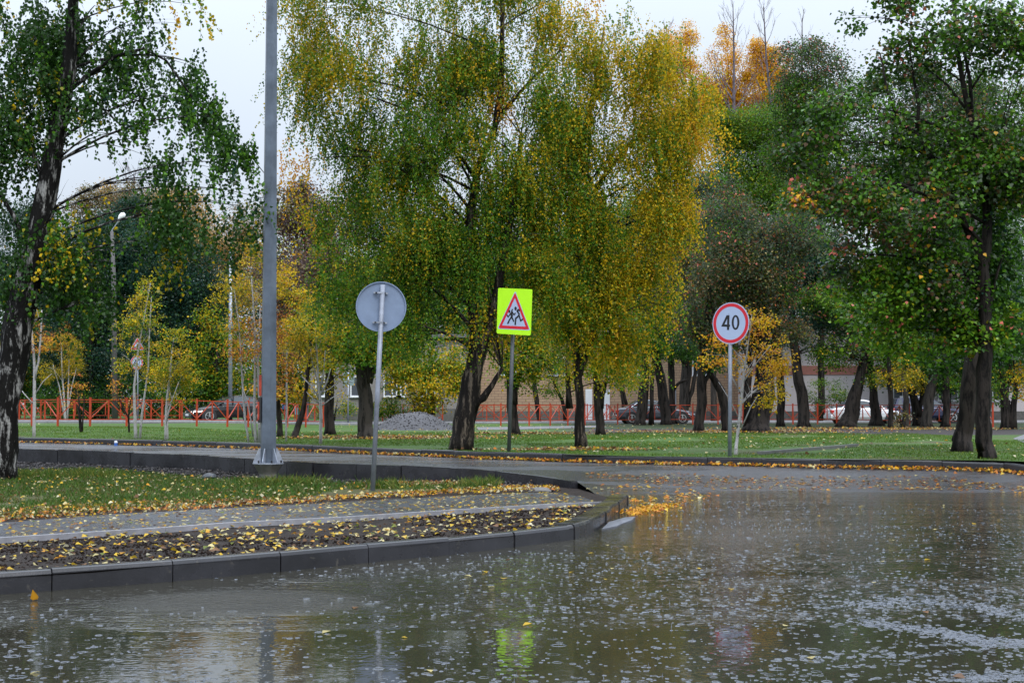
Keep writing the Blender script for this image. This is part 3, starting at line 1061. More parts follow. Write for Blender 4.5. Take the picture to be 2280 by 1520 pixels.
b = hit(655, 938, lawn_z)
Y = b.y
k = Y / F
root = thing("climbing_frame", "small red and turquoise playground frame glimpsed between trunks left of the white-stemmed birch", "climbing frame", b)
fr = MB()
for x in (634, 656):
    fr.tube([b + Vector(((x - 655) * k, 0, 0)), at(x, 905, Y)], 1.1 * k, 8)
fr.tube([at(634, 905, Y), at(639, 900, Y), at(651, 899, Y), at(656, 905, Y)], 1.1 * k, 8)
fr.build("frame", simple("red_tube_paint", (0.5, 0.05, 0.03), 0.35), root, b)
MB().box(at(632, 906, Y), (8 * k, 0.04, 9 * k)).build("blue_panel", simple("dull_blue_paint", (0.05, 0.10, 0.22), 0.4), root, b)
MB().box(at(660, 914, Y), (8 * k, 0.04, 18 * k)).build("turquoise_panel", simple("turquoise_paint", (0.10, 0.36, 0.40), 0.4), root, b)
MB().box(at(651, 925, Y), (7 * k, 0.04, 6 * k)).build("yellow_panel", simple("yellow_paint", (0.55, 0.38, 0.05), 0.4), root, b)


# ------------------------------------------------------------------ orange railings
def railing(label, pts, hgt, bay=1.5, phase=0):
    pts = [Vector(p) for p in pts]
    d = densify([tuple(p[:2]) for p in pts], 0.05, closed=False)
    posts, acc = [d[0]], 0.0
    for i in range(1, len(d)):
        acc += math.dist(d[i], d[i - 1])
        if acc >= bay:
            posts.append(d[i])
            acc = 0.0
    P = [Vector((x, y, lawn_z(x, y))) for x, y in posts]
    root = thing("railing", label, "railing", P[0], "orange street railings")
    o = P[0]
    z = Vector((0, 0, 1))
    for p in P:
        MB().bar(p - z * 0.1, p + z * hgt, 0.078).box(p + z * (hgt + 0.006), (0.10, 0.10, 0.025)).build("post", ORANGE, root, o)
    for a, b in zip(P[:-1], P[1:]):
        m = (a + b) / 2
        u = (b - a).normalized()
        e = u * 0.043
        pan = MB()
        pan.bar(a + e + z * hgt * 0.93, b - e + z * hgt * 0.93, 0.038)
        pan.bar(a + e + z * hgt * 0.24, b - e + z * hgt * 0.24, 0.036)
        pan.bar(m + z * hgt * 0.265, m + z * hgt * 0.905, 0.055, 0.045)
        off = Vector((0, 0.004, 0))
        pan.bar(a + e + z * hgt * 0.30 + off, m - u * 0.03 + z * hgt * 0.88 + off, 0.036)
        pan.bar(b - e + z * hgt * 0.30 + off, m + u * 0.03 + z * hgt * 0.88 + off, 0.036)
        pan.build("panel", ORANGE, root, o)


HL = lambda x, y: hit(x, y, lawn_z)
railing("orange railing nearest the road, left of the lamp post, in front of the black car", [HL(-40, 947), HL(155, 949), HL(494, 949.5), HL(720, 951)], 1.2, 1.55)
railing("orange railing behind the gravel heap, ending at the big birch trunk", [HL(806, 938), HL(1003, 938)], 1.2, 1.5)
railing("long orange railing in front of the dark and silver sedans", [HL(1052, 948), HL(1197, 948), HL(1380, 945.5), HL(1837, 944), HL(2260, 951)], 1.2, 1.5)
railing("orange railing across the street on the far left, above the grey kerb", [HL(20, 933), HL(119, 934), HL(440, 934.5)], 1.2, 2.1)
railing("orange railing across the street in the middle, under the brick wall", [HL(1050, 937), HL(1330, 938), HL(1420, 937)], 1.2, 1.8)
railing("orange railing across the street between dark trunks and pale wall, behind the silver sedan", [HL(1560, 936), HL(1700, 936), HL(1850, 935.5)], 1.2, 1.8)

# the street between the railings
st = [HL(-150, 941), HL(300, 942.5), HL(620, 943.5), HL(1050, 943), HL(1400, 941.8), HL(2400, 941)]
st2 = [HL(2400, 936.5), HL(1400, 938.5), HL(1050, 938.7), HL(620, 938), HL(300, 936.5), HL(-150, 936)]
S(sheet("street", [tuple(p[:2]) for p in st + st2], 1.5, lambda x, y: lawn_z(x, y) + 0.015, M_ASPH))
kerb_run("kerb", st[::-1], -1, 0.13, 0.18, lawn_z, 2.0, mat=simple("street_kerb", (0.22, 0.22, 0.235), 0.5, var=0.2, bmp=0.2), seed=21)
kerb_run("kerb", [p for p in st2], 1, 0.10, 0.18, lawn_z, 2.0, mat=MATS["street_kerb"], seed=22)
S(sheet("path", [tuple(HL(*p)[:2]) for p in [(1062, 951), (1345, 947), (1352, 951), (1200, 955), (1064, 957)]], 0.5, lambda x, y: lawn_z(x, y) + 0.012, simple("pale_gravel_path", (0.11, 0.11, 0.115), 0.5, var=0.4, nscale=12, bmp=0.6)))
S(sheet("path", [tuple(HL(*p)[:2]) for p in [(2256, 977), (2290, 965), (2330, 966), (2330, 990), (2286, 989)]], 0.4, lambda x, y: lawn_z(x, y) + 0.012, MATS["pale_gravel_path"]))
a, b = HL(1690, 1012.5), HL(1908, 994)
root = tag(MB().bar(a + Vector((0, 0, 0.03)), b + Vector((0, 0, 0.03)), 0.10, 0.09).build("garden_edging", simple("edging_board", (0.13, 0.13, 0.125), 0.45, var=0.3), None, a), "thin grey edging strip laid slantwise across the lawn right of the speed limit sign", "edging strip")


# ------------------------------------------------------------------ cars
def car(label, loc, rotz, paint, L, W, HT, suv=False, lit=False, trim=None, group="cars on the street"):
    root = thing("parked_car" if not lit else "moving_car", label, "car", loc, group, rotz)
    h = L / 2
    hb = 1.02 if suv else 0.93
    # lower body: stations (x, top z, half width)
    st = [(-h, .58, .70), (-h + .03, hb - .12, .80), (-h + .22, hb, .90), (-h + .8, hb + .02, .98), (-.4, hb - .01, 1.0), (h - 1.65, hb - .03, 1.0), (h - 1.1, hb - .07, .97), (h - .45, hb - .17, .92), (h - .1, hb - .30, .82), (h, .50, .70)]
    zb = 0.26 if suv else 0.19
    prof = lambda zt, wf: [(-1, zb + .06, .92), (-1, zb + .22, 1.0), (-1, (zb + zt) / 2 + .1, 1.0), (-1, zt - .06, .965), (-1, zt, .86), (1, zt, .86), (1, zt - .06, .965), (1, (zb + zt) / 2 + .1, 1.0), (1, zb + .22, 1.0), (1, zb + .06, .92)]
    vs, fs = [], []
    for x, zt, wf in st:
        for s, z, k in prof(zt, wf):
            vs.append((x, s * k * wf * W / 2, max(z, zb) if x not in (-h, h) else max(z, .34)))
    n = 10
    for i in range(len(st) - 1):
        for j in range(n):
            a, b = i * n + j, i * n + (j + 1) % n
            fs.append((a, b, b + n, a + n))
    fs.append(tuple(range(n))[::-1])
    fs.append(tuple((len(st) - 1) * n + j for j in range(n)))
    fs = [f[::-1] for f in fs]
    MB().add(vs, fs).build("body", paint, root, smooth=False, bevel=0.02)
    # cabin
    rz = HT
    if suv:
        rp = [(-h + .12, hb, .86), (-h + .35, rz - .10, .74), (-h + .9, rz, .74), (-.15, rz - .01, .74), (.22, rz - .09, .73), (h - 1.2, hb - .02, .84)]
    else:
        rp = [(-h + .55, hb, .84), (-h + 1.3, rz - .09, .72), (-.6, rz, .70), (-.25, rz - .01, .70), (.08, rz - .08, .71), (h - 1.2, hb - .03, .84)]
    vs, fs = [], []
    for x, z, wf in rp:
        vs += [(x, -.90 * W / 2, hb - .03), (x, -wf * W / 2, z), (x, wf * W / 2, z), (x, .90 * W / 2, hb - .03)]
    for i in range(len(rp) - 1):
        for j in range(3):
            a = i * 4 + j
            fs.append((a, a + 4, a + 5, a + 1))
    fs = [f for f in fs]
    MB().add(vs, fs).build("cabin", paint, root, bevel=0.015)
    # side windows, a touch proud of the cabin
    for s in (-1, 1):
        outl = [(rp[0][0] + (.34 if not suv else .2), hb + .035)] + [(x + (0.06 if i == 0 else 0), z - .075) for i, (x, z, wf) in enumerate(rp[1:-1])] + [(rp[-1][0] - .12, hb + .035)]
        def side(x, z, e):
            # half width of the cabin at height z
            f = (z - hb + .03) / (rz - hb + .03)
            return (x, s * ((.90 + (.71 - .90) * f) * W / 2 + e), z)
        vs = [side(x, z, .012) for x, z in outl]
        f = tuple(range(len(vs)))
        MB().add(vs, [f if s < 0 else f[::-1]]).build("side_window", GLASS, root)
        if trim:
            m_ = MB()
            cl = outl + [outl[0]]
            m_.tube([side(x, z, .018) for x, z in cl], 0.028, 6)
            m_.build("window_trim", trim, root)
        MB().box((0.12, s * (.93 * W / 2), hb + .25), (.05, .05, .46)).build("door_pillar", TRIM, root)
        MB().box((rp[-1][0] - .35, s * (W / 2 + .06), hb + .08), (.14, .18, .11)).build("mirror", paint, root, bevel=.02)
        for x in (-.55, .45):
            MB().box((x, s * (W / 2 + .006), hb - .14), (.18, .025, .03)).build("door_handle", trim or paint, root)
    # wind screens
    def pane(i, name):
        (x0, z0, w0), (x1, z1, w1) = rp[i], rp[i + 1]
        e = Vector((z0 - z1, 0, x1 - x0)).normalized() * .014
        a, b = .14, .9
        P = lambda t, s: Vector((x0 + (x1 - x0) * t, s * (w0 + (w1 - w0) * t) * W / 2 * .9, z0 + (z1 - z0) * t)) + e
        MB().add([P(a, -1), P(b, -1), P(b, 1), P(a, 1)], [(0, 1, 2, 3)]).build(name, GLASS, root)
    pane(0, "rear_window")
    pane(len(rp) - 2, "windscreen")
    # wheels
    wr = .36 if suv else .325
    for x in (-h + .92, h - .88):
        for s in (-1, 1):
            y = s * (W / 2 - .10)
            MB().tube([(x, y - .09 * s, wr), (x, y + .1065 * s, wr)], wr + .065, 22).build("wheel_arch", TRIM, root)
            wheel = MB().tube([(x, y - .11, wr), (x, y - .09, wr), (x, y + .1 * 1, wr), (x, y + .12, wr)], [wr - .03, wr, wr, wr - .03], 24).build("wheel", RUBBER, root)
            rim = MB()
            yo = y + s * .124
            rim.ring([(wr * .72 * math.cos(a), wr * .72 * math.sin(a)) for a in np.linspace(0, 2 * PI, 20, endpoint=False)], [(wr * .60 * math.cos(a), wr * .60 * math.sin(a)) for a in np.linspace(0, 2 * PI, 20, endpoint=False)], (x, yo, wr), (-s, 0, 0), (0, 0, 1), .012)
            for q in range(5):
                a = 2 * PI * q / 5 + .3
                rim.bar((x, yo + s * .008, wr), (x + wr * .66 * math.cos(a), yo + s * .008, wr + wr * .66 * math.sin(a)), .07, .016)
            rim.build("rim", ALLOY, wheel)
    # lamps, bumpers, plates
    for s in (-1, 1):
        MB().add([(h - .55, s * .90 * W / 2 * .98, hb - .25), (h - .12, s * .80 * W / 2, hb - .33), (h - .03, s * .52 * W / 2, hb - .36), (h + .0, s * .50 * W / 2, hb - .46), (h - .06, s * .80 * W / 2, hb - .47), (h - .5, s * .955 * W / 2, hb - .36)], [(0, 1, 4, 5) if s < 0 else (5, 4, 1, 0), (1, 2, 3, 4) if s < 0 else (4, 3, 2, 1)]).build("headlight", LIT if lit else LAMPW, root)
        MB().box((-h + .10, s * .70 * W / 2, hb - .20), (.22, .30 * W / 2, .20)).build("taillight", TAIL, root, bevel=.03)
    MB().box((h - .03, 0, .42), (.12, W * .80, .20)).build("front_bumper", paint, root, bevel=.03)
    MB().box((h - .055, 0, .60), (.10, W * .34, .10)).build("grille", TRIM, root)
    MB().box((-h + .02, 0, .42), (.12, W * .82, .22)).build("rear_bumper", trim or paint, root, bevel=.03)
    MB().box((h + .035, 0, .40), (.012, .52, .11)).build("front_plate", PLATE, root)
    MB().box((-h - .045, 0, .62 if not suv else .75), (.012, .52, .11)).build("rear_plate", PLATE, root)
    if suv:
        for s in (-1, 1):
            MB().bar((-h + .9, s * .66 * W / 2, rz + .05), (-.1, s * .66 * W / 2, rz + .04), .04).build("roof_rail", ALLOY, root)
    return root


P_DARK = simple("car_paint_graphite", (0.055, 0.060, 0.078), 0.22, 0.35, 0.05, coat=0.6)
P_BLACK = simple("car_paint_black", (0.006, 0.006, 0.007), 0.2, 0.0, 0.05, coat=0.15)
P_SILV = simple("car_paint_silver", (0.66, 0.67, 0.70), 0.25, 0.2, 0.05, coat=0.6)
P_BLUE = simple("car_paint_navy", (0.012, 0.016, 0.055), 0.18, 0.2, 0.05, coat=0.7)


def road_at(px, py):
    p = hit(px, py, lambda x, y: lawn_z(x, y) + 0.015)
    return p


p = road_at(512, 939.5)
car("black sedan with headlights on, coming along the street behind the orange railing", p, math.radians(180 + 30), P_BLACK, 4.6, 1.82, 1.43, lit=True)
p = road_at(1457, 942.5)
car("graphite sedan with bright chrome window line behind the dark trunks in the middle", p, math.radians(4), P_DARK, 4.85, 1.82, 1.46, trim=CHROME)
p = road_at(1925, 943)
car("silver sedan parked half behind leaning trunks in front of the pale wall", p, math.radians(5), P_SILV, 4.5, 1.75, 1.45)
p = road_at(2060, 941.5)
car("navy blue estate car with roof rails, parked ahead of the silver sedan", p, math.radians(3), P_BLUE, 4.6, 1.80, 1.60, suv=True)


# ------------------------------------------------------------------ buildings
def m_blockwall():
    m, nt, bs = new_mat("beige_block_wall")
    v = pos_node(nt)
    mp = N(nt, "ShaderNodeMapping")
    mp.inputs["Rotation"].default_value = (PI / 2, 0, 0)
    nt.links.new(v, mp.inputs[0])
    br = N(nt, "ShaderNodeTexBrick", Scale=1.0)
    br.inputs["Color1"].default_value = (0.40, 0.26, 0.165, 1)
    br.inputs["Color2"].default_value = (0.46, 0.31, 0.20, 1)
    br.inputs["Mortar"].default_value = (0.20, 0.13, 0.09, 1)
    br.inputs["Mortar Size"].default_value = 0.022
    br.inputs["Brick Width"].default_value = 0.52
    br.inputs["Row Height"].default_value = 0.20
    nt.links.new(mp.outputs[0], br.inputs["Vector"])
    n = noise_tex(nt, v, 0.8, 5)
    nt.links.new(mixc(nt, mth(nt, "MULTIPLY", n, 0.45), br.outputs["Color"], (0.30, 0.21, 0.16)), bs.inputs["Base Color"])
    bs.inputs["Roughness"].default_value = 0.8
    return m


M_BLOCK = m_blockwall()
ROOF = simple("grey_roof", (0.12, 0.12, 0.13), 0.7, var=0.2)


def window(root, o, c, w_, h_, name="window"):
    f = MB().ring([(-w_ / 2, -h_ / 2), (w_ / 2, -h_ / 2), (w_ / 2, h_ / 2), (-w_ / 2, h_ / 2)], [(-w_ / 2 + .09, -h_ / 2 + .09), (w_ / 2 - .09, -h_ / 2 + .09), (w_ / 2 - .09, h_ / 2 - .09), (-w_ / 2 + .09, h_ / 2 - .09)], c + Vector((0, 0.02, 0)), (1, 0, 0), (0, 0, 1), 0.07)
    f.box(c, (.08, .05, h_ - .18))
    f.box(c + Vector((0, -0.06, -h_ / 2 - .03)), (w_ + .2, .16, .05))
    f = f.build(name, WHITE_P, root, o)
    MB().box(c + Vector((0, 0.012, 0)), (w_ - .17, .02, h_ - .17)).build("pane", simple("window_glass", (0.05, 0.06, 0.075), 0.1, spec=0.8), f, o)


def building(label, x0, x1, Y, hgt, mat, roof=True):
    xl, xr = at(x0, 900, Y).x, at(x1, 900, Y).x
    o = Vector(((xl + xr) / 2, Y, lawn_z(xl, Y)))
    root = thing("building", label, "building", o)
    MB().box(o + Vector((0, 5, hgt / 2 - .2)), (xr - xl, 10, hgt + .4)).build("wall", mat, root, o)
    MB().box(o + Vector((0, 5, hgt + .3)), (xr - xl + .8, 10.8, .25)).build("roof", ROOF, root, o)
    MB().box(o + Vector((0, -.04, .25)), (xr - xl + .02, .07, .9)).build("plinth", CONC, root, o)
    return root, o, xl, xr


Y = 100
root, o, xl, xr = building("grey low building with white framed windows, glimpsed between yellow bushes behind the round grey sign", 690, 1030, Y, 5.5, simple("grey_render", (0.22, 0.205, 0.20), 0.8, var=0.15))
for px in (722, 800, 874, 893, 950):
    window(root, o, at(px, 860, Y) - Vector((0, 0.03, 0)), 1.25 if px != 893 else .7, 1.45)
Y = 108
root, o, xl, xr = building("long beige block-walled building with white doors behind the dark sedan", 1060, 1662, Y, 6.0, M_BLOCK)
for px, w_ in ((1311, 15), (1350, 15), (1500, 11)):
    kk = Y / F
    d = MB().box(at(px, 900, Y) + Vector((0, -0.05, 0)) + Vector((0, 0, 0)), (w_ * kk, .1, 2.3))
    dr = d.build("door", WHITE_P if px < 1450 else simple("grey_door", (.3, .32, .36), .5), root, o)
    MB().box(at(px + 4, 903, Y) + Vector((0, -.13, 0)), (.06, .06, .2)).build("handle", TRIM, dr, o)
for px in (1130, 1240, 1420, 1560):
    window(root, o, at(px, 815, Y) - Vector((0, 0.03, 0)), 1.3, 1.4)
Y = 103
root, o, xl, xr = building("pale pinkish plastered building with a brick-red band, behind the trees on the right", 1668, 2420, Y, 6.8, simple("pinkish_plaster", (0.52, 0.48, 0.49), 0.8, var=0.08, nscale=1.2))
zc = at(1800, 824, Y).z
MB().box((o.x, Y - .03, zc), (xr - xl + .06, .1, 20 * Y / F)).build("band", simple("brick_red_band", (0.34, 0.14, 0.11), 0.7, var=0.15), root, o)
for px in (2010, 2110, 2210):
    window(root, o, at(px, 868, Y) - Vector((0, 0.03, 0)), 1.5, 1.6)

# ------------------------------------------------------------------ gravel heap
b = HL(925, 957)
kk = b.y / F
hw_, hd_, hz = 100 * kk, 2.2, 40 * kk
prof = lambda u: max(0.0, 1 - abs(u) ** 1.8)
gx = np.linspace(-1, 1, 50)
V, Q = [], []
for j in range(26):
    v = -1 + 2 * j / 25
    for u in gx:
        sk = u + 0.12
        r2 = min(1.0, math.hypot(u, v))
        z = hz * (1 - r2 ** 2.3) * (1.0 if u < 0.2 else max(0.25, 1 - (u - 0.2) * .75)) + 0.05 * wob(u * 9, v * 9) * (1 - r2)
        V.append((b.x + u * hw_, b.y + 1.2 + v * hd_, b.z - 0.03 + z))
for j in range(25):
    for i in range(49):
        a = j * 50 + i
        Q.append((a, a + 1, a + 51, a + 50))
root = thing("gravel_heap", "heap of grey crushed stone on the lawn left of the big birch trunk", "gravel heap", b)
mesh_np("mound", np.array(V), np.array(Q), simple("gravel_grey", (0.04, 0.038, 0.042), 0.6, var=0.5, nscale=10, bmp=1.0), root, origin=b, smooth=True)


def stones(pts, smin, smax, seed=0, flat=0.7):
    """many small angular stones at pts -> arrays"""
    r = np.random.default_rng(seed)
    base = np.array([(1, 0, 0), (-1, 0, 0), (0, 1, 0), (0, -1, 0), (0, 0, 1), (0, 0, -1)], float)
    fc = np.array([(0, 2, 4), (2, 1, 4), (1, 3, 4), (3, 0, 4), (2, 0, 5), (1, 2, 5), (3, 1, 5), (0, 3, 5)])
    n = len(pts)
    s = r.uniform(smin, smax, (n, 1, 1)) * r.uniform(0.6, 1.2, (n, 6, 1))
    ang = r.uniform(0, 6.28, n)
    P = base[None] * s * np.array([1, 1, flat])
    ca, sa = np.cos(ang)[:, None], np.sin(ang)[:, None]
    X = P[:, :, 0] * ca - P[:, :, 1] * sa
    Y_ = P[:, :, 0] * sa + P[:, :, 1] * ca
    tl = r.normal(0, .4, (n, 1))
    Zz = P[:, :, 2] + X * tl
    V = np.stack([X, Y_, Zz], -1) + np.asarray(pts)[:, None, :]
    Fi = (fc[None] + (np.arange(n) * 6)[:, None, None]).reshape(-1, 3)
    return V.reshape(-1, 3), Fi


sel = RNG.integers(0, len(V), 2600)
pts = np.array(V)[sel] + RNG.normal(0, .04, (2600, 3)) * np.array([1, 1, .2])
sv, sf = stones(pts, .015, .045, 3)
tint = np.repeat(RNG.uniform(.02, .42, (2600, 1)) ** 1.6 * np.array([[1, .97, 1.02]]), 6, 0)
o = mesh_np("gravel", sv, sf, leaf_mat("stone_tinted", 0.6, 0.0, 0.12), root, tint=tint, origin=b)
tag(o, kind="stuff")


def rock(name, label, cat, c, s, mat, seed, squash=(1, 1, .6), sub=3, amp=.25):
    import bmesh
    bm = bmesh.new()
    bmesh.ops.create_icosphere(bm, subdivisions=sub, radius=1)
    P = np.array([v.co[:] for v in bm.verts])
    d = 1 + amp * pn(P, seed, 1.6) + amp * .3 * pn(P, seed + 5, 4)
    for v, k_ in zip(bm.verts, d):
        v.co = Vector((v.co.x * k_ * squash[0] * s, v.co.y * k_ * squash[1] * s, v.co.z * k_ * squash[2] * s))
    me = bpy.data.meshes.new(name)
    bm.to_mesh(me)
    bm.free()
    o = link(name, me, mat, None, False)
    o.location = c
    return tag(o, label, cat)


q = hit(467, 1064, island_z)
rock("stone", "rounded dark wet stone on the grass left of the lamp post footing", "stone", q + Vector((0, 0, .04)), .13, simple("dark_wet_stone", (.05, .055, .065), .25, var=.3, nscale=5), 5, (1.1, .8, .55))
q = hit(950, 1062, island_z)
rock("concrete_lump", "pale grey curved concrete lump lying against the island's rear kerb", "concrete lump", q + Vector((0, .05, .07)), .17, simple("lump_concrete", (.16, .17, .20), .5, var=.3, bmp=.5), 9, (.75, .7, .95))
q = hit(928, 1060, island_z)
rock("concrete_lump", "dark broken lump leaning on the pale concrete lump by the rear kerb", "concrete lump", q + Vector((0, .02, .05)), .15, CONC, 12, (1.1, .7, .8), amp=.4)
q = hit(1085, 1067, island_z)
rock("root_clump", "tangled dark clod of soil and roots against the rear kerb near its right end", "soil clod", q + Vector((0, 0, .05)), .20, M_SOIL, 14, (1.4, .7, .7), amp=.45)
q = hit(1200, 1092, island_z)
rock("stone", "flat grey stone by the right end of the rear kerb", "stone", q + Vector((0, 0, .0)), .14, CONC, 17, (1.3, .7, .45))
q = hit(445, 1036, island_z)
rock("stone", "half buried dark slab of rubble under the rear kerb left of the lamp post", "stone", q + Vector((0, 0, .0)), .16, CONC, 19, (1.2, .7, .9))

# broken slab under the corner kerb
sl = [hit(*p, lambda x, y: 0.0) for p in ((1340, 1180), (1356, 1166), (1392, 1152), (1415, 1152), (1408, 1161), (1388, 1165), (1372, 1174))]
mb = MB()
n = len(sl)
vs = [p + Vector((0, 0, -.06)) for p in sl] + [p + Vector((0, 0, .018 + .012 * math.sin(i * 2.1))) for i, p in enumerate(sl)] + [sum(sl, Vector()) / n + Vector((0, 0, .034))]
fs = [(i, (i + 1) % n, n + (i + 1) % n, n + i) for i in range(n)] + [(n + i, n + (i + 1) % n, 2 * n) for i in range(n)]
tag(mb.add(vs, fs).build("broken_slab", CONCL, None, sl[0]), "broken pale concrete slab half in the water at the foot of the corner kerb", "broken slab")

# small blue can on the side road
q = hit(258, 993, road_z)
can = thing("drink_can", "small blue and white can lying by the far kerb on the left", "can", q)
MB().tube([q + Vector((0, 0, .01)), q + Vector((0, 0, .10))], .05, 12).build("body", simple("can_blue", (.06, .16, .5), .3, .3), can, q)
MB().tube([q + Vector((0, 0, .101)), q + Vector((0, 0, .16))], [.05, .035], 12).build("top", WHITE_P, can, q)
# ------------------------------------------------------------------ trees
LEAF, LEAFG = leaf_mat("leaf_tinted", 0.40, 0.48), leaf_mat("wet_leaf_tinted", 0.28, 0.32)
B_DARK = bark_mat("dark_wet_bark", (0.003, 0.0026, 0.0022), (0.026, 0.021, 0.018), 0.52, (7, 7, 1.4))
B_GREY = bark_mat("grey_bark", (0.010, 0.009, 0.008), (0.045, 0.039, 0.034), 0.50, (7, 7, 1.2))
B_BIRCHOLD = bark_mat("old_birch_bark", (0.006, 0.0055, 0.005), (0.30, 0.295, 0.285), 0.635, (8.5, 8.5, 1.9), bmp=1.0)
B_BIRCHMID = bark_mat("furrowed_birch_bark", (0.010, 0.008, 0.007), (0.13, 0.105, 0.08), 0.62, (8, 8, 1.2), bmp=1.0)
B_BIRCH = bark_mat("young_birch_bark", (0.025, 0.023, 0.022), (0.35, 0.34, 0.335), 0.42, (9, 9, 11.0), bmp=0.3)
B_TWIG = bark_mat("bare_twig_bark", (0.05, 0.04, 0.045), (0.14, 0.115, 0.13), 0.5)

C = dict(
    dk=(0.018, 0.052, 0.008), gr=(0.050, 0.125, 0.008), lg=(0.105, 0.185, 0.012), yg=(0.195, 0.185, 0.009), ol=(0.115, 0.105, 0.012),
    ye=(0.42, 0.29, 0.008), go=(0.46, 0.245, 0.014), orr=(0.42, 0.175, 0.020), ru=(0.22, 0.065, 0.022), br=(0.10, 0.060, 0.028), bg=(0.016, 0.046, 0.032),
    gg=(0.050, 0.068, 0.036), pk=(0.42, 0.12, 0.085), bl=(0.30, 0.24, 0.10), ta=(0.22, 0.165, 0.085), pu=(0.075, 0.050, 0.048),
)
P_ = {
    "green": dict(dk=.18, gr=.46, lg=.20, yg=.12, ye=.04),
    "gy": dict(dk=.06, gr=.32, lg=.22, yg=.26, ye=.13, go=.01),
    "yg": dict(gr=.20, lg=.18, yg=.34, ye=.25, go=.03),
    "yel": dict(gr=.14, lg=.08, yg=.34, ye=.38, go=.06),
    "gold": dict(yg=.18, ye=.50, go=.28, orr=.04),
    "oran": dict(ye=.30, go=.48, orr=.20, ru=.02),
    "rust": dict(ol=.2, go=.25, orr=.30, ru=.25),
    "near": dict(dk=.88, gr=.08, yg=.03, ye=.01),
    "nearyel": dict(dk=.48, gr=.24, yg=.14, ye=.14),
    "dark": dict(dk=.62, gr=.33, bg=.05),
    "blue": dict(bg=.70, dk=.20, gg=.10),
    "grey": dict(gg=.55, gr=.15, bg=.12, br=.12, pk=.03, ol=.03),
    "greyr": dict(gg=.46, ol=.12, dk=.16, br=.20, ru=.03, pk=.015, bl=.03),
    "maple": dict(dk=.26, gr=.42, lg=.04, gg=.18, br=.06, ol=.03, pk=.006, go=.006),
    "mapler": dict(dk=.20, gr=.38, gg=.18, br=.12, ol=.06, pk=.035, go=.025),
    "mapleg": dict(dk=.12, gr=.52, lg=.30, yg=.04, pk=.02),
    "far": dict(gr=.45, lg=.30, gg=.15, yg=.10),
    "brown": dict(br=.38, ta=.25, ol=.22, gg=.15),
    "tan": dict(ta=.5, bl=.2, go=.2, br=.1),
    "purp": dict(pu=.62, br=.25, ru=.06, ta=.07),
    "olive": dict(yg=.38, ol=.28, ye=.22, go=.12),
    "sparse": dict(lg=.22, yg=.38, ye=.40),
}

TPL_KITE = np.array([(0, 0, 0), (.40, .5, .10), (1, 0, 0), (.40, -.5, .10)])
TPL_HEART = np.array([(0, 0, 0), (.16, .40, .07), (.42, .48, .10), (1, 0, -.05), (.42, -.48, .10), (.16, -.40, .07)])


def leaf_mesh(name, Cn, T, Nn, L, Wd, col, mat, parent, origin, tpl=TPL_KITE):
    """leaves: base points Cn, tip directions T, normals Nn, lengths L, width ratio Wd, colours col"""
    T = T / (np.linalg.norm(T, axis=1, keepdims=True) + 1e-9)
    B = np.cross(Nn, T)
    B = B / (np.linalg.norm(B, axis=1, keepdims=True) + 1e-9)
    Nn = np.cross(T, B)
    k = len(tpl)
    L = L[:, None, None]
    V = Cn[:, None, :] + L * (tpl[None, :, 0:1] * T[:, None, :] + Wd * tpl[None, :, 1:2] * B[:, None, :] + tpl[None, :, 2:3] * Nn[:, None, :])
    n = len(Cn)
    Fi = np.arange(n * k).reshape(n, k)
    return mesh_np(name, V.reshape(-1, 3), Fi, mat, parent, tint=np.repeat(col, k, 0), origin=origin)


def pick(rng, pal, n, jitter=0.22):
    ks = list(pal)
    wts = np.array([pal[k] for k in ks], float)
    cols = np.array([C[k] for k in ks]) * 1.42
    i = rng.choice(len(ks), n, p=wts / wts.sum())
    return cols[i] * rng.uniform(1 - jitter, 1 + jitter, (n, 1))


def bez(a, b, c, n):
    return [a * (1 - t) ** 2 + b * 2 * t * (1 - t) + c * t * t for t in [i / n for i in range(n + 1)]]


DM = dict(weep=3.7, broad=3.3)


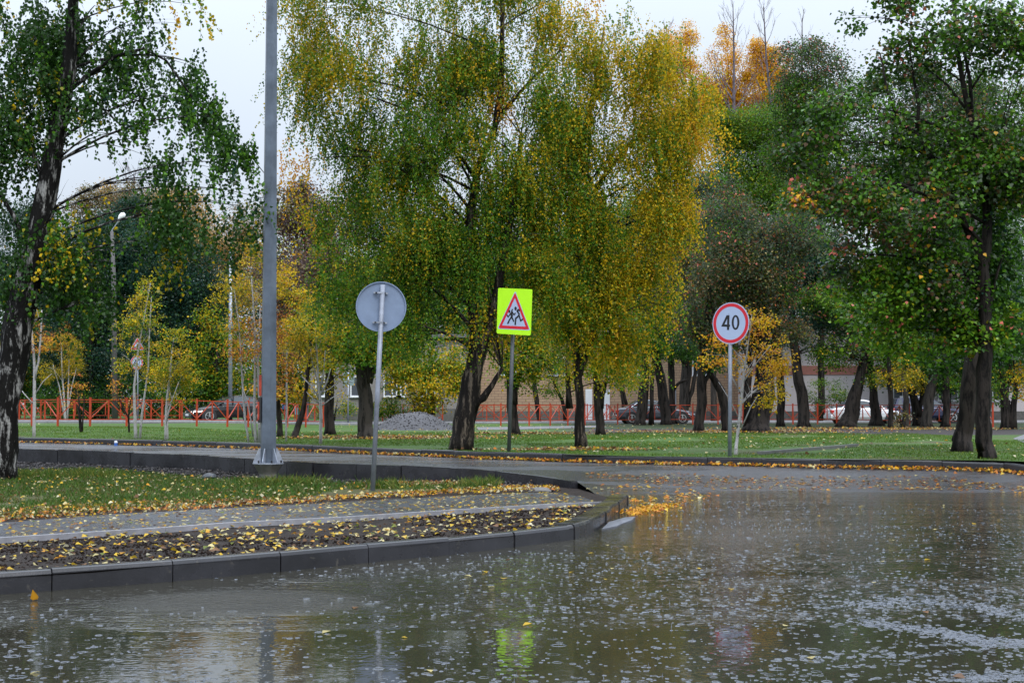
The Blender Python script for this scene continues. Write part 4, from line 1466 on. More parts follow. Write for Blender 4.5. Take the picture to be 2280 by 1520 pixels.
def tree(name, label, base, trunk, lobes, bark, mode="broad", leaf=0.07, dens=400, group=None, seed=0, Y=None, limbs=(), tpl=TPL_KITE, cat="tree", ground=None, lmat=None, sub=5, stem_n=10, wr=0.8, twigs=0.25, clump=0.15, extra_stems=(), gap=0.0, flare=1.35, hang=(0.4, 1.5), limb_r=0.42, push=0.0, ryf=0.85, clear=None, sat=0):
    """trunk: [(px,py,radius px)...] from the base up; lobes: (px, py, rx, ry, palette, density factor[, depth offset m])"""
    rng = np.random.default_rng(seed)
    rr = random.Random(seed)
    g = ground or lawn_z
    b = hit(base[0], base[1], g)
    if Y:
        b = at(base[0], base[1], Y)
        b.z = g(b.x, Y)
    Yt = b.y
    k = Yt / F
    root = thing(name, label, cat, b, group)
    tm = MB()
    stems = []
    for st in [trunk] + list(extra_stems):
        P = [at(x, y, Yt + (0 if i == 0 else 0)) for i, (x, y, r) in enumerate(st)]
        R = [r * k * dict(park_tree=.9, young_birch=.82, maple_tree=.92).get(name, 1) for x, y, r in st]
        if st is trunk:
            P[0] = Vector((P[0].x, Yt, b.z))
        # smooth a little between the given points and add the root flare
        PP, RR = [P[0] - Vector((0, 0, 0.15))], [R[0] * flare]
        if st is trunk:
            PP.append(P[0].lerp(P[1], min(0.5, 0.25 / max(0.3, (P[1] - P[0]).length))))
            RR.append(R[0])
        for i in range(1, len(P)):
            for j in (0.5, 1.0):
                q = P[i - 1].lerp(P[i], j)
                q += Vector((rr.uniform(-1, 1), rr.uniform(-1, 1), 0)) * R[i] * 0.18
                PP.append(q)
                RR.append(R[i - 1] + (R[i] - R[i - 1]) * j)
        nb = len(tm.v)
        tm.tube(PP, RR, stem_n)
        # irregular girth
        cen = np.array([p[:] for p in PP])
        for vi in range(nb, len(tm.v)):
            ri = min(len(PP) - 1, (vi - nb) // stem_n)
            v = tm.v[vi]
            d = v - PP[ri]
            tm.v[vi] = PP[ri] + d * (1 + 0.10 * math.sin((vi - nb) % stem_n * 2.4 + ri * 0.55) + 0.05 * math.sin(ri * 1.7 + vi))
        stems.append((PP, RR))
    for lb in limbs:
        P = [at(x, y, Yt + (lb_d if i else 0)) for i, (x, y, r) in enumerate(lb) for lb_d in (0,)]
        tm.tube(P, [r * k for x, y, r in lb], 6)
    allC, allT, allN, allL, allcol = [], [], [], [], []
    full = list(lobes)
    for lo in lobes:
        for _ in range(sat):
            a_ = rr.uniform(0, 2 * PI)
            f_ = rr.uniform(.28, .5)
            full.append((lo[0] + math.cos(a_) * lo[2] * .95, lo[1] + math.sin(a_) * lo[3] * .95 - 4, lo[2] * f_, lo[3] * f_, lo[4], lo[5] * .8))
    tw = []
    for li, lo in enumerate(full):
        px, py, rx, ry, pal, df = lo[:6]
        dy = (lo[6] if len(lo) > 6 else rr.uniform(-.5, .5) * rx * k) + push
        c = at(px, py, Yt + dy)
        c = np.array(c[:])
        RX, RZ = rx * k, ry * k
        RY = ryf * (RX + RZ) / 2
        pal = P_[pal] if isinstance(pal, str) else pal
        # limb to the lobe
        PP, RR = rr.choice(stems) if len(stems) > 1 else stems[0]
        cand = [(abs((p.z - (c[2] - RZ * .9))) + (p - Vector(c)).length * .35, i) for i, p in enumerate(PP) if p.z < c[2] + RZ * .2]
        centers = []
        if cand:
            i = min(cand)[1]
            s = PP[i]
            e = Vector(c) + Vector((0, 0, RZ * .35))
            midp = s.lerp(e, .5) + Vector((0, 0, (e - s).length * .18))
            pts = bez(s, midp, e, 6)
            r0 = min(RR[i] * .42, limb_r * 0.13 * math.sqrt(RX))
            rad = [r0 * (1 - .8 * q / 6) for q in range(7)]
            tm.tube(pts, rad, 6, caps=False)
            for _ in range(sub):
                q = rr.randint(2, 6)
                v = Vector(rng.normal(size=3)).normalized()
                e2 = Vector(c) + Vector((v.x * RX * .8, v.y * RY * .8, v.z * RZ * .75))
                pm = pts[q].lerp(e2, .5) + Vector((0, 0, .12 * (e2 - pts[q]).length))
                tm.tube(bez(pts[q], pm, e2, 4), [rad[q] * .6, rad[q] * .48, rad[q] * .36, rad[q] * .24, rad[q] * .12], 5, caps=False)
        area = PI * RX * RZ
        n_leaf = int(dens * df * area * DM[mode])
        if mode == "weep":
            per = 24
            ns = max(3, n_leaf // per)
            S0 = rng.normal(size=(ns * 3, 3))
            S0 /= np.linalg.norm(S0, axis=1, keepdims=True)
            S0 *= rng.uniform(0, 1, (len(S0), 1)) ** (1 / 2.6)
            P0 = c + S0 * np.array([RX, RY, RZ])
            nz = pn(P0, seed + li, 2.4)
            P0 = P0[np.argsort(-nz + rng.normal(0, .45, len(nz)))][:ns]
            nb_ = max(1, len(P0) // 6)
            P0 = P0[rng.integers(0, nb_, len(P0))] + rng.normal(0, 1, P0.shape) * np.array([.16, .16, .20])
            ns = len(P0)
            Ls = rng.uniform(hang[0], hang[1], ns)
            dr = rng.normal(0, .34, (ns, 2))
            t = np.linspace(0, 1, per)[None, :] + rng.uniform(-.03, .03, (ns, per))
            X = P0[:, None, 0] + dr[:, 0:1] * t * Ls[:, None] + rng.normal(0, .026, (ns, per))
            Yv = P0[:, None, 1] + dr[:, 1:2] * t * Ls[:, None] + rng.normal(0, .035, (ns, per))
            Z = P0[:, None, 2] + Ls[:, None] * (.25 - t ** 1.15) + .05 * rng.normal(0, .4, (ns, per))
            Cn = np.stack([X, Yv, Z], -1).reshape(-1, 3)
            T = rng.normal(0, .55, (len(Cn), 3)) + np.array([0, 0, -.9])
            Nn = rng.normal(size=(len(Cn), 3)) * np.array([1, 1, .45])
            base_col = pick(rng, pal, ns, .10)
            leafcol = pick(rng, pal, len(Cn), .25)
            mixf = rng.uniform(0, 1, (len(Cn), 1)) < .62
            col = np.where(mixf, np.repeat(base_col, per, 0) * rng.uniform(.75, 1.25, (len(Cn), 1)), leafcol)
            for j in rng.choice(ns, int(ns * twigs), replace=False):
                tw.append([Vector((X[j, 0], Yv[j, 0], Z[j, 0] + .05)), Vector((X[j, 6], Yv[j, 6], Z[j, 6])), Vector((X[j, -1], Yv[j, -1], Z[j, -1]))])
        else:
            per = 22
            nc = max(4, n_leaf // per)
            S0 = rng.normal(size=(nc * 3, 3))
            S0 /= np.linalg.norm(S0, axis=1, keepdims=True)
            S0 *= rng.uniform(0.0, 1, (len(S0), 1)) ** (1 / 3.2)
            P0 = c + S0 * np.array([RX, RY, RZ])
            nz = pn(P0, seed + li, 1.9 / max(.6, min(RX, 2.2)))
            P0 = P0[np.argsort(-nz + rng.normal(0, .22, len(nz)))][:nc]
            nc = len(P0)
            cs = clump * (0.6 + .5 * rng.uniform(0, 1, (nc, 1, 1))) * max(.7, min(2.2, RX ** .5))
            off = rng.normal(0, 1, (nc, per, 3)) * cs * np.array([1.25, 1.25, .62])
            off[:, :, 2] -= .35 * np.hypot(off[:, :, 0], off[:, :, 1])
            Cn = (P0[:, None, :] + off).reshape(-1, 3)
            out = off.reshape(-1, 3)
            T = out / (np.linalg.norm(out, axis=1, keepdims=True) + 1e-6) + rng.normal(0, .6, (len(Cn), 3)) + np.array([0, 0, -.35])
            Nn = rng.normal(0, .55, (len(Cn), 3)) + np.array([0, 0, .85])
            base_col = pick(rng, pal, nc, .14) * rng.uniform(.72, 1.32, (nc, 1))
            leafcol = pick(rng, pal, len(Cn), .25)
            mixf = rng.uniform(0, 1, (len(Cn), 1)) < .6
            col = np.where(mixf, np.repeat(base_col, per, 0) * rng.uniform(.75, 1.25, (len(Cn), 1)), leafcol)
            for j in rng.choice(nc, int(nc * twigs * .5), replace=False):
                d = off[j].mean(0)
                a = Vector(P0[j])
                v = (a - Vector(c))
                tw.append([a - v * .22 - Vector((0, 0, .15)), a, a + Vector(off[j][0])])
        if clear:
            # foliage kept off the road sign in front
            u = CX + F * (Cn[:, 0] / Cn[:, 1])
            vv = 905 - F * (Cn[:, 2] - H) / Cn[:, 1]
            bad = (u > clear[0]) & (u < clear[1]) & (vv > clear[2]) & (vv < clear[3]) & (Cn[:, 1] < clear[4])
            Cn, T, Nn, col = Cn[~bad], T[~bad], Nn[~bad], col[~bad]
        allC.append(Cn)
        allT.append(T)
        allN.append(Nn)
        allL.append(leaf * rng.uniform(.65, 1.25, len(Cn)))
        allcol.append(col)
    tm.build("trunk", bark, root, b, smooth=True)
    if tw:
        # fine twigs as thin three-sided tubes
        A = np.array([[p[:] for p in t_] for t_ in tw])
        r = 0.004 + .0022 * k * 20
        ang = np.array([0, 2.1, 4.2])
        ring = np.stack([np.cos(ang), np.sin(ang), np.zeros(3)], -1)
        rs = np.array([r, r * .7, r * .35])
        V = A[:, :, None, :] + ring[None, None] * rs[None, :, None, None]
        V = V.reshape(-1, 3)
        q = []
        for s in range(2):
            for j in range(3):
                q.append((s * 3 + j, s * 3 + (j + 1) % 3, s * 3 + 3 + (j + 1) % 3, s * 3 + 3 + j))
        Q = (np.array(q)[None] + (np.arange(len(A)) * 9)[:, None, None]).reshape(-1, 4)
        tag(mesh_np("twigs", V, Q, bark if bark not in (B_BIRCHOLD,) else B_DARK, root, origin=b), kind="stuff")
    if allC:
        leaf_mesh("crown", np.concatenate(allC), np.concatenate(allT), np.concatenate(allN), np.concatenate(allL), wr, np.concatenate(allcol), lmat or LEAF, root, b, tpl)
    return root


def bare_tree(name, label, base, Y, trunk, group, seed, bark=None, n1=26, tops=()):
    """a leafless tree: leader and rising side branches, each with finer twigs"""
    rr = random.Random(seed)
    b = at(base[0], base[1], Y)
    b.z = lawn_z(b.x, Y)
    k = Y / F
    root = thing(name, label, "tree", b, group)
    tm = MB()
    P = [at(x, y, Y) for x, y, r in trunk]
    P[0].z = b.z
    R = [r * k for x, y, r in trunk]
    tm.tube(P, R, 8)
    tot = len(P) - 1
    for i in range(n1):
        f = rr.uniform(.35, .99) * tot
        s = int(f)
        a = P[s].lerp(P[min(s + 1, tot)], f - s)
        r = (R[s] + (R[min(s + 1, tot)] - R[s]) * (f - s)) * .5
        L = (1 - f / tot) * 7 + 1.3
        th = rr.uniform(0, 2 * PI)
        d = Vector((math.cos(th) * .55, math.sin(th) * .55, .85)).normalized()
        pts = [a, a + d * L * .5 + Vector((0, 0, -.05 * L)), a + d * L + Vector((0, 0, .12 * L))]
        tm.tube(pts, [max(r, .012), max(r * .5, .01), .006], 5, caps=False)
        for j in range(7):
            t = rr.uniform(.25, 1)
            q = pts[0].lerp(pts[2], t)
            d2 = (d + Vector((rr.uniform(-1, 1), rr.uniform(-1, 1), rr.uniform(.1, .8))) * .7).normalized()
            l2 = L * rr.uniform(.2, .45)
            tm.tube([q, q + d2 * l2], [max(r * .3, .009), .005], 4, caps=False)
    tm.build("trunk", bark or B_TWIG, root, b)
    return root


# -------- the old birch on the island
tree("birch_tree", "big near birch on the grass island, black and white cracked bark", (2, 1068),
     [(-2, 1068, 34), (0, 1000, 32), (12, 900, 32), (36, 780, 32), (49, 700, 31), (65, 620, 28), (86, 540, 25), (103, 420, 22), (122, 320, 20), (148, 200, 17), (158, 110, 14), (165, 0, 11), (170, -150, 8), (176, -330, 4)],
     [(60, 110, 150, 170, "near", 1.0, .6), (210, 50, 120, 110, "near", 1.0), (310, 70, 55, 90, "dark", .8), (40, 330, 100, 130, "near", .9), (135, 470, 62, 110, "nearyel", 1.0, -.3), (20, 520, 70, 110, "near", .75),
      (300, 170, 90, 65, "dark", 1.0), (400, 240, 85, 85, "dark", 1.1), (470, 290, 75, 90, "dark", .95), (500, 390, 60, 85, "dark", .9), (370, 420, 70, 75, "dark", .8), (430, 500, 95, 80, "near", 1.1), (540, 480, 60, 60, "near", .8), (590, 455, 38, 38, "dark", .8),
      (255, 300, 55, 60, "dark", .45), (330, 330, 40, 60, "dark", .35), (370, 560, 55, 70, "nearyel", .8), (200, 590, 90, 75, "near", 1.15), (130, 650, 60, 65, "near", 1.0), (230, 690, 60, 50, "near", .55), (60, 590, 50, 50, "near", .9), (10, 650, 40, 60, "near", .7),
      (425, 20, 24, 30, "gy", .9), (403, 60, 10, 22, "gold", .7), (170, 230, 50, 90, "near", .9, -.4), (110, 230, 60, 90, "near", .8), (430, 150, 70, 30, "dark", .35), (-80, 200, 120, 250, "green", .9), (200, -200, 300, 170, "gy", .9)],
     B_BIRCHOLD, "weep", sub=3, limb_r=.3, leaf=.072, dens=265, seed=101, ground=island_z, tpl=TPL_HEART, wr=.95, stem_n=18, hang=(.35, 1.1), twigs=.35, flare=1.12, lmat=LEAFG,
     limbs=[[(150, 205, 6), (200, 165, 5), (260, 125, 4.2), (320, 108, 3.2), (370, 135, 2.6), (430, 220, 2.2), (490, 290, 1.8), (560, 350, 1.2), (600, 400, .7)], [(145, 280, 5), (175, 240, 4), (215, 228, 3), (270, 280, 2)],
            [(70, 560, 6), (30, 480, 5), (5, 440, 4), (-40, 380, 3)], [(80, 640, 6), (102, 575, 4), (112, 530, 3)]])

# -------- the two weeping birches beyond the road
tree("birch_tree", "large weeping birch with furrowed leaning dark trunk behind the round grey sign", (1028, 1001),
     [(1024, 1001, 25), (1034, 940, 23), (1048, 870, 22), (1058, 820, 19), (1058, 740, 12), (1048, 640, 10), (1046, 540, 9.5), (1050, 470, 9), (1062, 380, 8), (1100, 290, 7), (1115, 200, 6), (1118, 60, 5), (1120, -150, 3)],
     [(640, 60, 85, 105, "yg", .75), (655, 210, 50, 100, "gy", .55), (760, 90, 120, 110, "yg", .95), (790, 240, 110, 120, "green", .9), (830, 400, 110, 120, "green", 1.0), (770, 560, 80, 140, "green", .9), (880, 640, 130, 120, "green", 1.15), (930, 130, 130, 130, "gy", 1.05),
      (960, 320, 120, 120, "green", 1.0), (1000, 470, 140, 120, "green", 1.1), (1060, 610, 150, 115, "green", 1.15), (1120, 90, 130, 120, "gy", 1.1), (1215, 40, 90, 80, "yel", .9), (1170, 230, 110, 120, "gy", .85), (1080, 720, 120, 55, "yg", 1.0), (695, 370, 60, 45, "oran", .30), (680, 450, 50, 70, "yel", .30),
      (920, -80, 330, 110, "gy", .9), (900, 740, 110, 50, "green", .8), (1110, 330, 80, 110, "gy", .8, -.5), (1020, 220, 90, 110, "gy", .8, -.5), (900, 370, 80, 90, "gy", .8, -.4), (930, 520, 80, 90, "gy", .9, -.5), (1150, 400, 100, 110, "gy", 1.0), (1170, 530, 90, 90, "gy", 1.0), (1340, -10, 16, 26, "oran", .8), (1110, 230, 24, 70, "oran", .8)],
     B_BIRCHMID, "weep", leaf=.058, dens=620, seed=202, wr=.8, stem_n=16, hang=(.4, 1.3), twigs=.12, flare=1.15, push=.1, ryf=.75, clear=(1085, 1210, 600, 1000, 33.9),
     extra_stems=[[(1056, 830, 13), (1072, 790, 11), (1090, 720, 11), (1110, 640, 10), (1130, 520, 8), (1150, 400, 6), (1160, 300, 4)], [(1052, 900, 9), (1075, 885, 8), (1095, 860, 6), (1118, 820, 4)]],
     limbs=[[(1050, 560, 6), (990, 480, 5), (920, 400, 4), (850, 340, 3), (770, 330, 2)], [(1060, 400, 5), (1000, 310, 4), (920, 250, 3), (840, 220, 2)], [(1110, 260, 5), (1190, 170, 3), (1260, 100, 2)]])
tree("birch_tree", "yellow-green weeping birch right of the warning sign, slim dark trunk on the lawn", (1293, 997),
     [(1294, 997, 12.5), (1292, 930, 10.5), (1290, 870, 9.5), (1284, 820, 9), (1278, 740, 8), (1282, 640, 7.5), (1288, 540, 7), (1290, 440, 6), (1300, 300, 5), (1330, 160, 3.5), (1345, 60, 2)],
     [(1345, 150, 95, 80, "yel", .9), (1395, 70, 28, 34, "gy", .5), (1430, 180, 100, 95, "yel", .95), (1535, 170, 75, 95, "yel", .6), (1300, 330, 110, 120, "gy", 1.0), (1430, 330, 120, 120, "yg", 1.1), (1560, 300, 48, 95, "gold", 1.0), (1240, 300, 60, 120, "gy", .9, -.3), (1235, 470, 70, 120, "gy", 1.0, -.2), (1275, 610, 75, 100, "gy", 1.1, -.6), (1290, 400, 60, 100, "gy", 1.0, -.7), (1300, 200, 60, 90, "yg", .9, -.4), (1330, 520, 120, 120, "gy", 1.1), (1440, 500, 90, 120, "yel", 1.1), (1510, 490, 32, 62, "gold", 1.0),
      (1320, 660, 120, 80, "yg", 1.15), (1425, 650, 80, 80, "yel", 1.05), (1330, 760, 95, 52, "yel", 1.1), (1430, 750, 45, 45, "yg", .8), (1250, 740, 55, 60, "yg", .8), (1475, 690, 40, 50, "yg", .6), (1490, 410, 50, 80, "yel", .9)],
     B_BIRCHMID, "weep", leaf=.060, dens=640, seed=303, wr=.8, stem_n=12, hang=(.4, 1.25), twigs=.10, flare=1.3, push=-.1, ryf=.75, clear=(1085, 1210, 600, 1000, 33.9),
     extra_stems=[[(1286, 830, 6), (1305, 800, 5), (1318, 740, 4.5), (1330, 640, 4), (1345, 480, 3)]],
     limbs=[[(1284, 500, 6), (1340, 400, 5), (1400, 320, 4), (1460, 290, 2.5)], [(1290, 560, 5), (1340, 520, 4), (1420, 490, 2.5)]])

# -------- the two dark maples on the right
tree("maple_tree", "large dark maple with black trunk right behind the far kerb, reddish leaf tips", (2196, 1026),
     [(2200, 1026, 20), (2192, 980, 19), (2187, 930, 18), (2190, 860, 18), (2194, 790, 17), (2196, 690, 15), (2190, 600, 13), (2200, 500, 11), (2190, 400, 9), (2160, 270, 7), (2130, 100, 5), (2120, -80, 3)],
     [(2190, 90, 140, 120, "maple", .62), (2010, 150, 100, 90, "maple", .55), (1900, 270, 110, 90, "maple", .60), (2090, 300, 150, 120, "maple", .85), (1850, 430, 90, 55, "mapler", .70), (1990, 440, 130, 100, "mapler", .9), (2190, 420, 120, 120, "maple", .95), (1960, 640, 120, 90, "mapleg", 1.0), (2110, 600, 140, 110, "maple", 1.0), (2240, 600, 80, 140, "dark", 1.0),
      (1900, 590, 60, 60, "grey", .7), (2060, 730, 140, 60, "mapleg", 1.1), (2215, 730, 80, 60, "mapleg", .9), (1890, 60, 18, 55, "dark", .35), (2040, -30, 120, 80, "maple", .6), (2270, 250, 80, 200, "maple", .9), (1800, 340, 60, 60, "maple", .5), (1790, 450, 40, 25, dict(pk=.3, go=.2, br=.3, ol=.2), .55)],
     B_DARK, "broad", leaf=.084, dens=400, seed=404, Y=28.3, tpl=TPL_HEART, wr=.95, stem_n=14, clump=.17, twigs=.3, lmat=LEAFG, flare=1.25,
     limbs=[[(2190, 600, 9), (2140, 480, 8), (2100, 400, 7), (2060, 330, 6), (2040, 298, 5), (1990, 265, 4), (1940, 266, 2)], [(2040, 298, 5), (2046, 240, 4), (2030, 150, 2.5), (2024, 90, 1.5)], [(2000, 268, 4), (1975, 200, 3), (1960, 120, 1.5)], [(2210, 420, 8), (2190, 310, 6), (2165, 260, 5), (2160, 180, 4), (2135, 60, 3)], [(2165, 262, 4), (2110, 190, 3), (2060, 150, 1.5)], [(2162, 200, 3), (2195, 150, 2)], [(1960, 445, 3), (1930, 448, 2.6), (1905, 460, 1.5)]])
tree("maple_tree", "second dark maple at right with thick leaning black trunk, just left of the kerbside maple", (2142, 1006),
     [(2140, 1006, 23), (2146, 960, 20), (2152, 910, 19), (2160, 850, 21), (2172, 770, 18), (2180, 680, 14), (2185, 560, 10)],
     [(1970, 700, 90, 70, "mapleg", .9, 1.5), (2080, 640, 120, 100, "dark", 1.1, 2.0), (2220, 680, 100, 110, "dark", 1.1, 2.0), (2130, 770, 110, 55, "dark", 1.1, 1.5), (2010, 560, 120, 100, "dark", .9, 3.0), (2150, 480, 150, 120, "dark", .9, 3.0)],
     B_DARK, "broad", leaf=.10, dens=260, seed=405, wr=.95, stem_n=14, clump=.2, lmat=LEAFG, flare=1.2)

# -------- young birches with white stems
YG = "young birches planted on the lawn"
tree("young_birch", "young birch with white forked stem, right beside the big near trunk", (76, 973), [(76, 973, 4.6), (76, 900, 4.2), (77, 850, 3.8), (76, 790, 3.4), (70, 740, 2.6), (66, 700, 1.5)], [(70, 740, 45, 60, "rust", .35), (60, 660, 40, 60, "olive", .4)], B_BIRCH, "broad", leaf=.055, dens=420, group=YG, seed=11, clump=.10, extra_stems=[[(78, 835, 3), (86, 805, 2.8), (90, 760, 2.4), (93, 690, 1.5)]], limbs=[[(75, 900, 1.6), (55, 878, 1.3), (46, 866, .8)], [(77, 880, 1.4), (95, 850, 1), (115, 832, .6)]], flare=1.1)
tree("young_birch", "bushy young birch with whitewashed feet, behind the railing at far left", (146, 936), [(146, 936, 3), (142, 880, 2.4), (138, 820, 2), (136, 760, 1.2)], [(138, 790, 50, 50, "olive", 1.0), (130, 745, 32, 32, "rust", .7), (165, 815, 28, 38, "olive", .8), (108, 825, 22, 32, "olive", .6)], B_BIRCH, "broad", leaf=.06, dens=330, group=YG, seed=12, clump=.12, extra_stems=[[(150, 936, 2.6), (152, 870, 2), (154, 800, 1)], [(144, 930, 2), (132, 860, 1.4), (118, 812, .8)], [(148, 930, 2), (160, 860, 1.4), (170, 820, .8)]], flare=1.1)
tree("young_birch", "tall young birch with two white stems in front of the small signs", (307, 977), [(303, 977, 5), (300, 920, 3.8), (299, 860, 3), (308, 780, 2.4), (322, 700, 1.8), (335, 630, .9)], [(330, 640, 26, 38, "sparse", .6), (320, 700, 45, 50, "sparse", .55), (290, 740, 40, 45, "yg", .8), (350, 740, 35, 50, "yg", .5), (325, 790, 55, 50, "yg", .6), (270, 800, 30, 35, "yg", .6), (330, 850, 40, 30, "olive", .5)], B_BIRCH, "broad", leaf=.062, dens=330, group=YG, seed=13, clump=.12, extra_stems=[[(311, 975, 4), (316, 920, 3), (322, 880, 2.6), (330, 820, 2.2), (333, 740, 1.8), (337, 660, 1)]], flare=1.1)
tree("young_birch", "young birch with one thin white stem and dense olive crown, left of the black car", (370, 979), [(369, 979, 3.8), (369, 930, 3), (371, 890, 2.4), (377, 840, 2), (383, 780, 1)], [(385, 800, 48, 50, "olive", 1.0), (410, 840, 40, 40, "yg", .9), (365, 850, 35, 40, "yg", .9), (390, 750, 35, 30, "yg", .8), (405, 880, 32, 28, "yg", .7)], B_BIRCH, "broad", leaf=.058, dens=380, group=YG, seed=14, clump=.11, extra_stems=[[(370, 935, 2.2), (383, 890, 1.8), (398, 850, 1)], [(374, 979, 2.6), (373, 950, 2.4), (372, 930, 2)]], flare=1.1)
tree("young_birch", "curved thin birch stem leaning out left of the lamp post", (556, 986), [(555, 986, 3), (546, 940, 3), (541, 880, 2.6), (537, 800, 2.2), (532, 720, 1.8), (520, 640, .9)], [(520, 650, 60, 60, "olive", .5), (500, 730, 50, 50, "yel", .4), (545, 760, 40, 50, "rust", .4)], B_BIRCH, "broad", leaf=.06, dens=330, group=YG, seed=15, clump=.12, flare=1.1)
tree("young_birch", "clump of three white birch stems with rusty orange leaves right behind the lamp post", (573, 986), [(570, 986, 4.5), (566, 920, 3.8), (568, 840, 3.2), (568, 740, 2.6), (560, 620, 1.2)], [(575, 640, 75, 80, "olive", .5), (560, 750, 70, 70, "rust", .5), (640, 740, 45, 90, "rust", .6), (600, 560, 60, 70, "olive", .4), (640, 620, 45, 70, "gold", .4), (610, 830, 60, 50, "rust", .4)], B_BIRCH, "broad", leaf=.06, dens=330, group=YG, seed=16, clump=.12, extra_stems=[[(577, 986, 4.4), (578, 900, 3.6), (574, 800, 3), (580, 680, 1.6)], [(564, 960, 2), (552, 900, 1.6), (540, 860, 1)]], flare=1.1)
tree("young_birch", "slender straight birch stem just right of the lamp post", (637, 983), [(637, 983, 2.8), (638, 900, 2.4), (638, 820, 2), (641, 720, 1)], [(645, 780, 38, 50, "olive", .6), (655, 690, 45, 60, "yel", .6)], B_BIRCH, "broad", leaf=.058, dens=330, group=YG, seed=17, clump=.11, flare=1.1)
tree("young_birch", "white-stemmed young birch with a fan of pale branches, left of the round grey sign", (714, 988), [(714, 988, 4.6), (715, 930, 4.2), (713, 890, 3.8), (708, 840, 2.6), (705, 780, 2), (702, 720, 1)], [(700, 720, 60, 42, "yel", .9), (670, 760, 42, 40, "olive", .8), (735, 740, 30, 40, "olive", .7), (700, 790, 55, 35, "olive", .5)], B_BIRCH, "broad", leaf=.06, dens=330, group=YG, seed=18, clump=.12,
     limbs=[[(713, 890, 2), (694, 860, 1.5), (672, 838, 1)], [(714, 880, 2), (728, 850, 1.6), (736, 820, 1)], [(714, 905, 1.6), (740, 885, 1.2), (770, 868, .7)], [(712, 870, 2), (720, 830, 1.5), (724, 780, 1)], [(710, 860, 1.6), (696, 810, 1.2), (690, 770, .8)], [(713, 900, 1.5), (695, 885, 1.1), (682, 872, .7)], [(714, 875, 1.6), (735, 865, 1.2), (752, 850, .7)]], flare=1.15)
tree("young_birch", "young birch with spotted white stem and sparse orange leaves, right of the speed limit sign", (1638, 1012), [(1637, 1012, 4.6), (1642, 970, 4.2), (1650, 900, 3.6), (1655, 840, 3), (1664, 780, 2.2), (1674, 700, 1)], [(1680, 720, 62, 45, "oran", .75), (1605, 770, 55, 38, "oran", .75), (1700, 800, 60, 55, "oran", .85), (1640, 800, 45, 45, "oran", .45), (1735, 790, 30, 45, "gold", .7), (1570, 800, 30, 25, "oran", .55), (1690, 870, 50, 42, "gold", .6), (1730, 860, 26, 40, "gold", .5), (1660, 690, 30, 20, "gold", .5)], B_BIRCH, "broad", leaf=.058, dens=270, group=YG, seed=19, clump=.13,
     limbs=[[(1650, 900, 1.8), (1668, 880, 1.4), (1690, 860, .8)], [(1652, 950, 1.6), (1672, 905, 1.2), (1688, 880, .7)], [(1651, 880, 1.6), (1630, 840, 1.2), (1610, 790, .8)], [(1655, 850, 1.6), (1690, 800, 1.2), (1715, 770, .8)], [(1645, 930, 1.2), (1625, 890, 1), (1600, 850, .6)]], flare=1.2, clear=(1585, 1675, 665, 1012, 30.0))
for nm, lab, bx, st, ex in (("sapling", "dark leafless sapling with three stems on the lawn at far left", (181, 962), [(181, 962, 2.6), (178, 920, 1.8), (175, 880, 1.2)], [[(182, 960, 2.2), (186, 915, 1.6), (188, 880, 1)], [(179, 955, 1.6), (172, 900, 1)]]), ("sapling", "small dark crooked sapling with a few leaves, left of the two-stemmed birch", (288, 962), [(288, 962, 2.2), (286, 930, 1.8), (276, 910, 1.5), (262, 880, 1)], [[(286, 930, 1.6), (290, 890, 1)], [(278, 912, 1.2), (250, 890, .7)]])):
    tree(nm, lab, bx, st, [(bx[0] - 12, 880, 38, 35, "rust", .28), (bx[0] - 30, 850, 30, 30, "rust", .2)], B_DARK, "broad", leaf=.06, dens=300, seed=bx[0], clump=.12, extra_stems=ex, flare=1.1, group="saplings on the lawn")

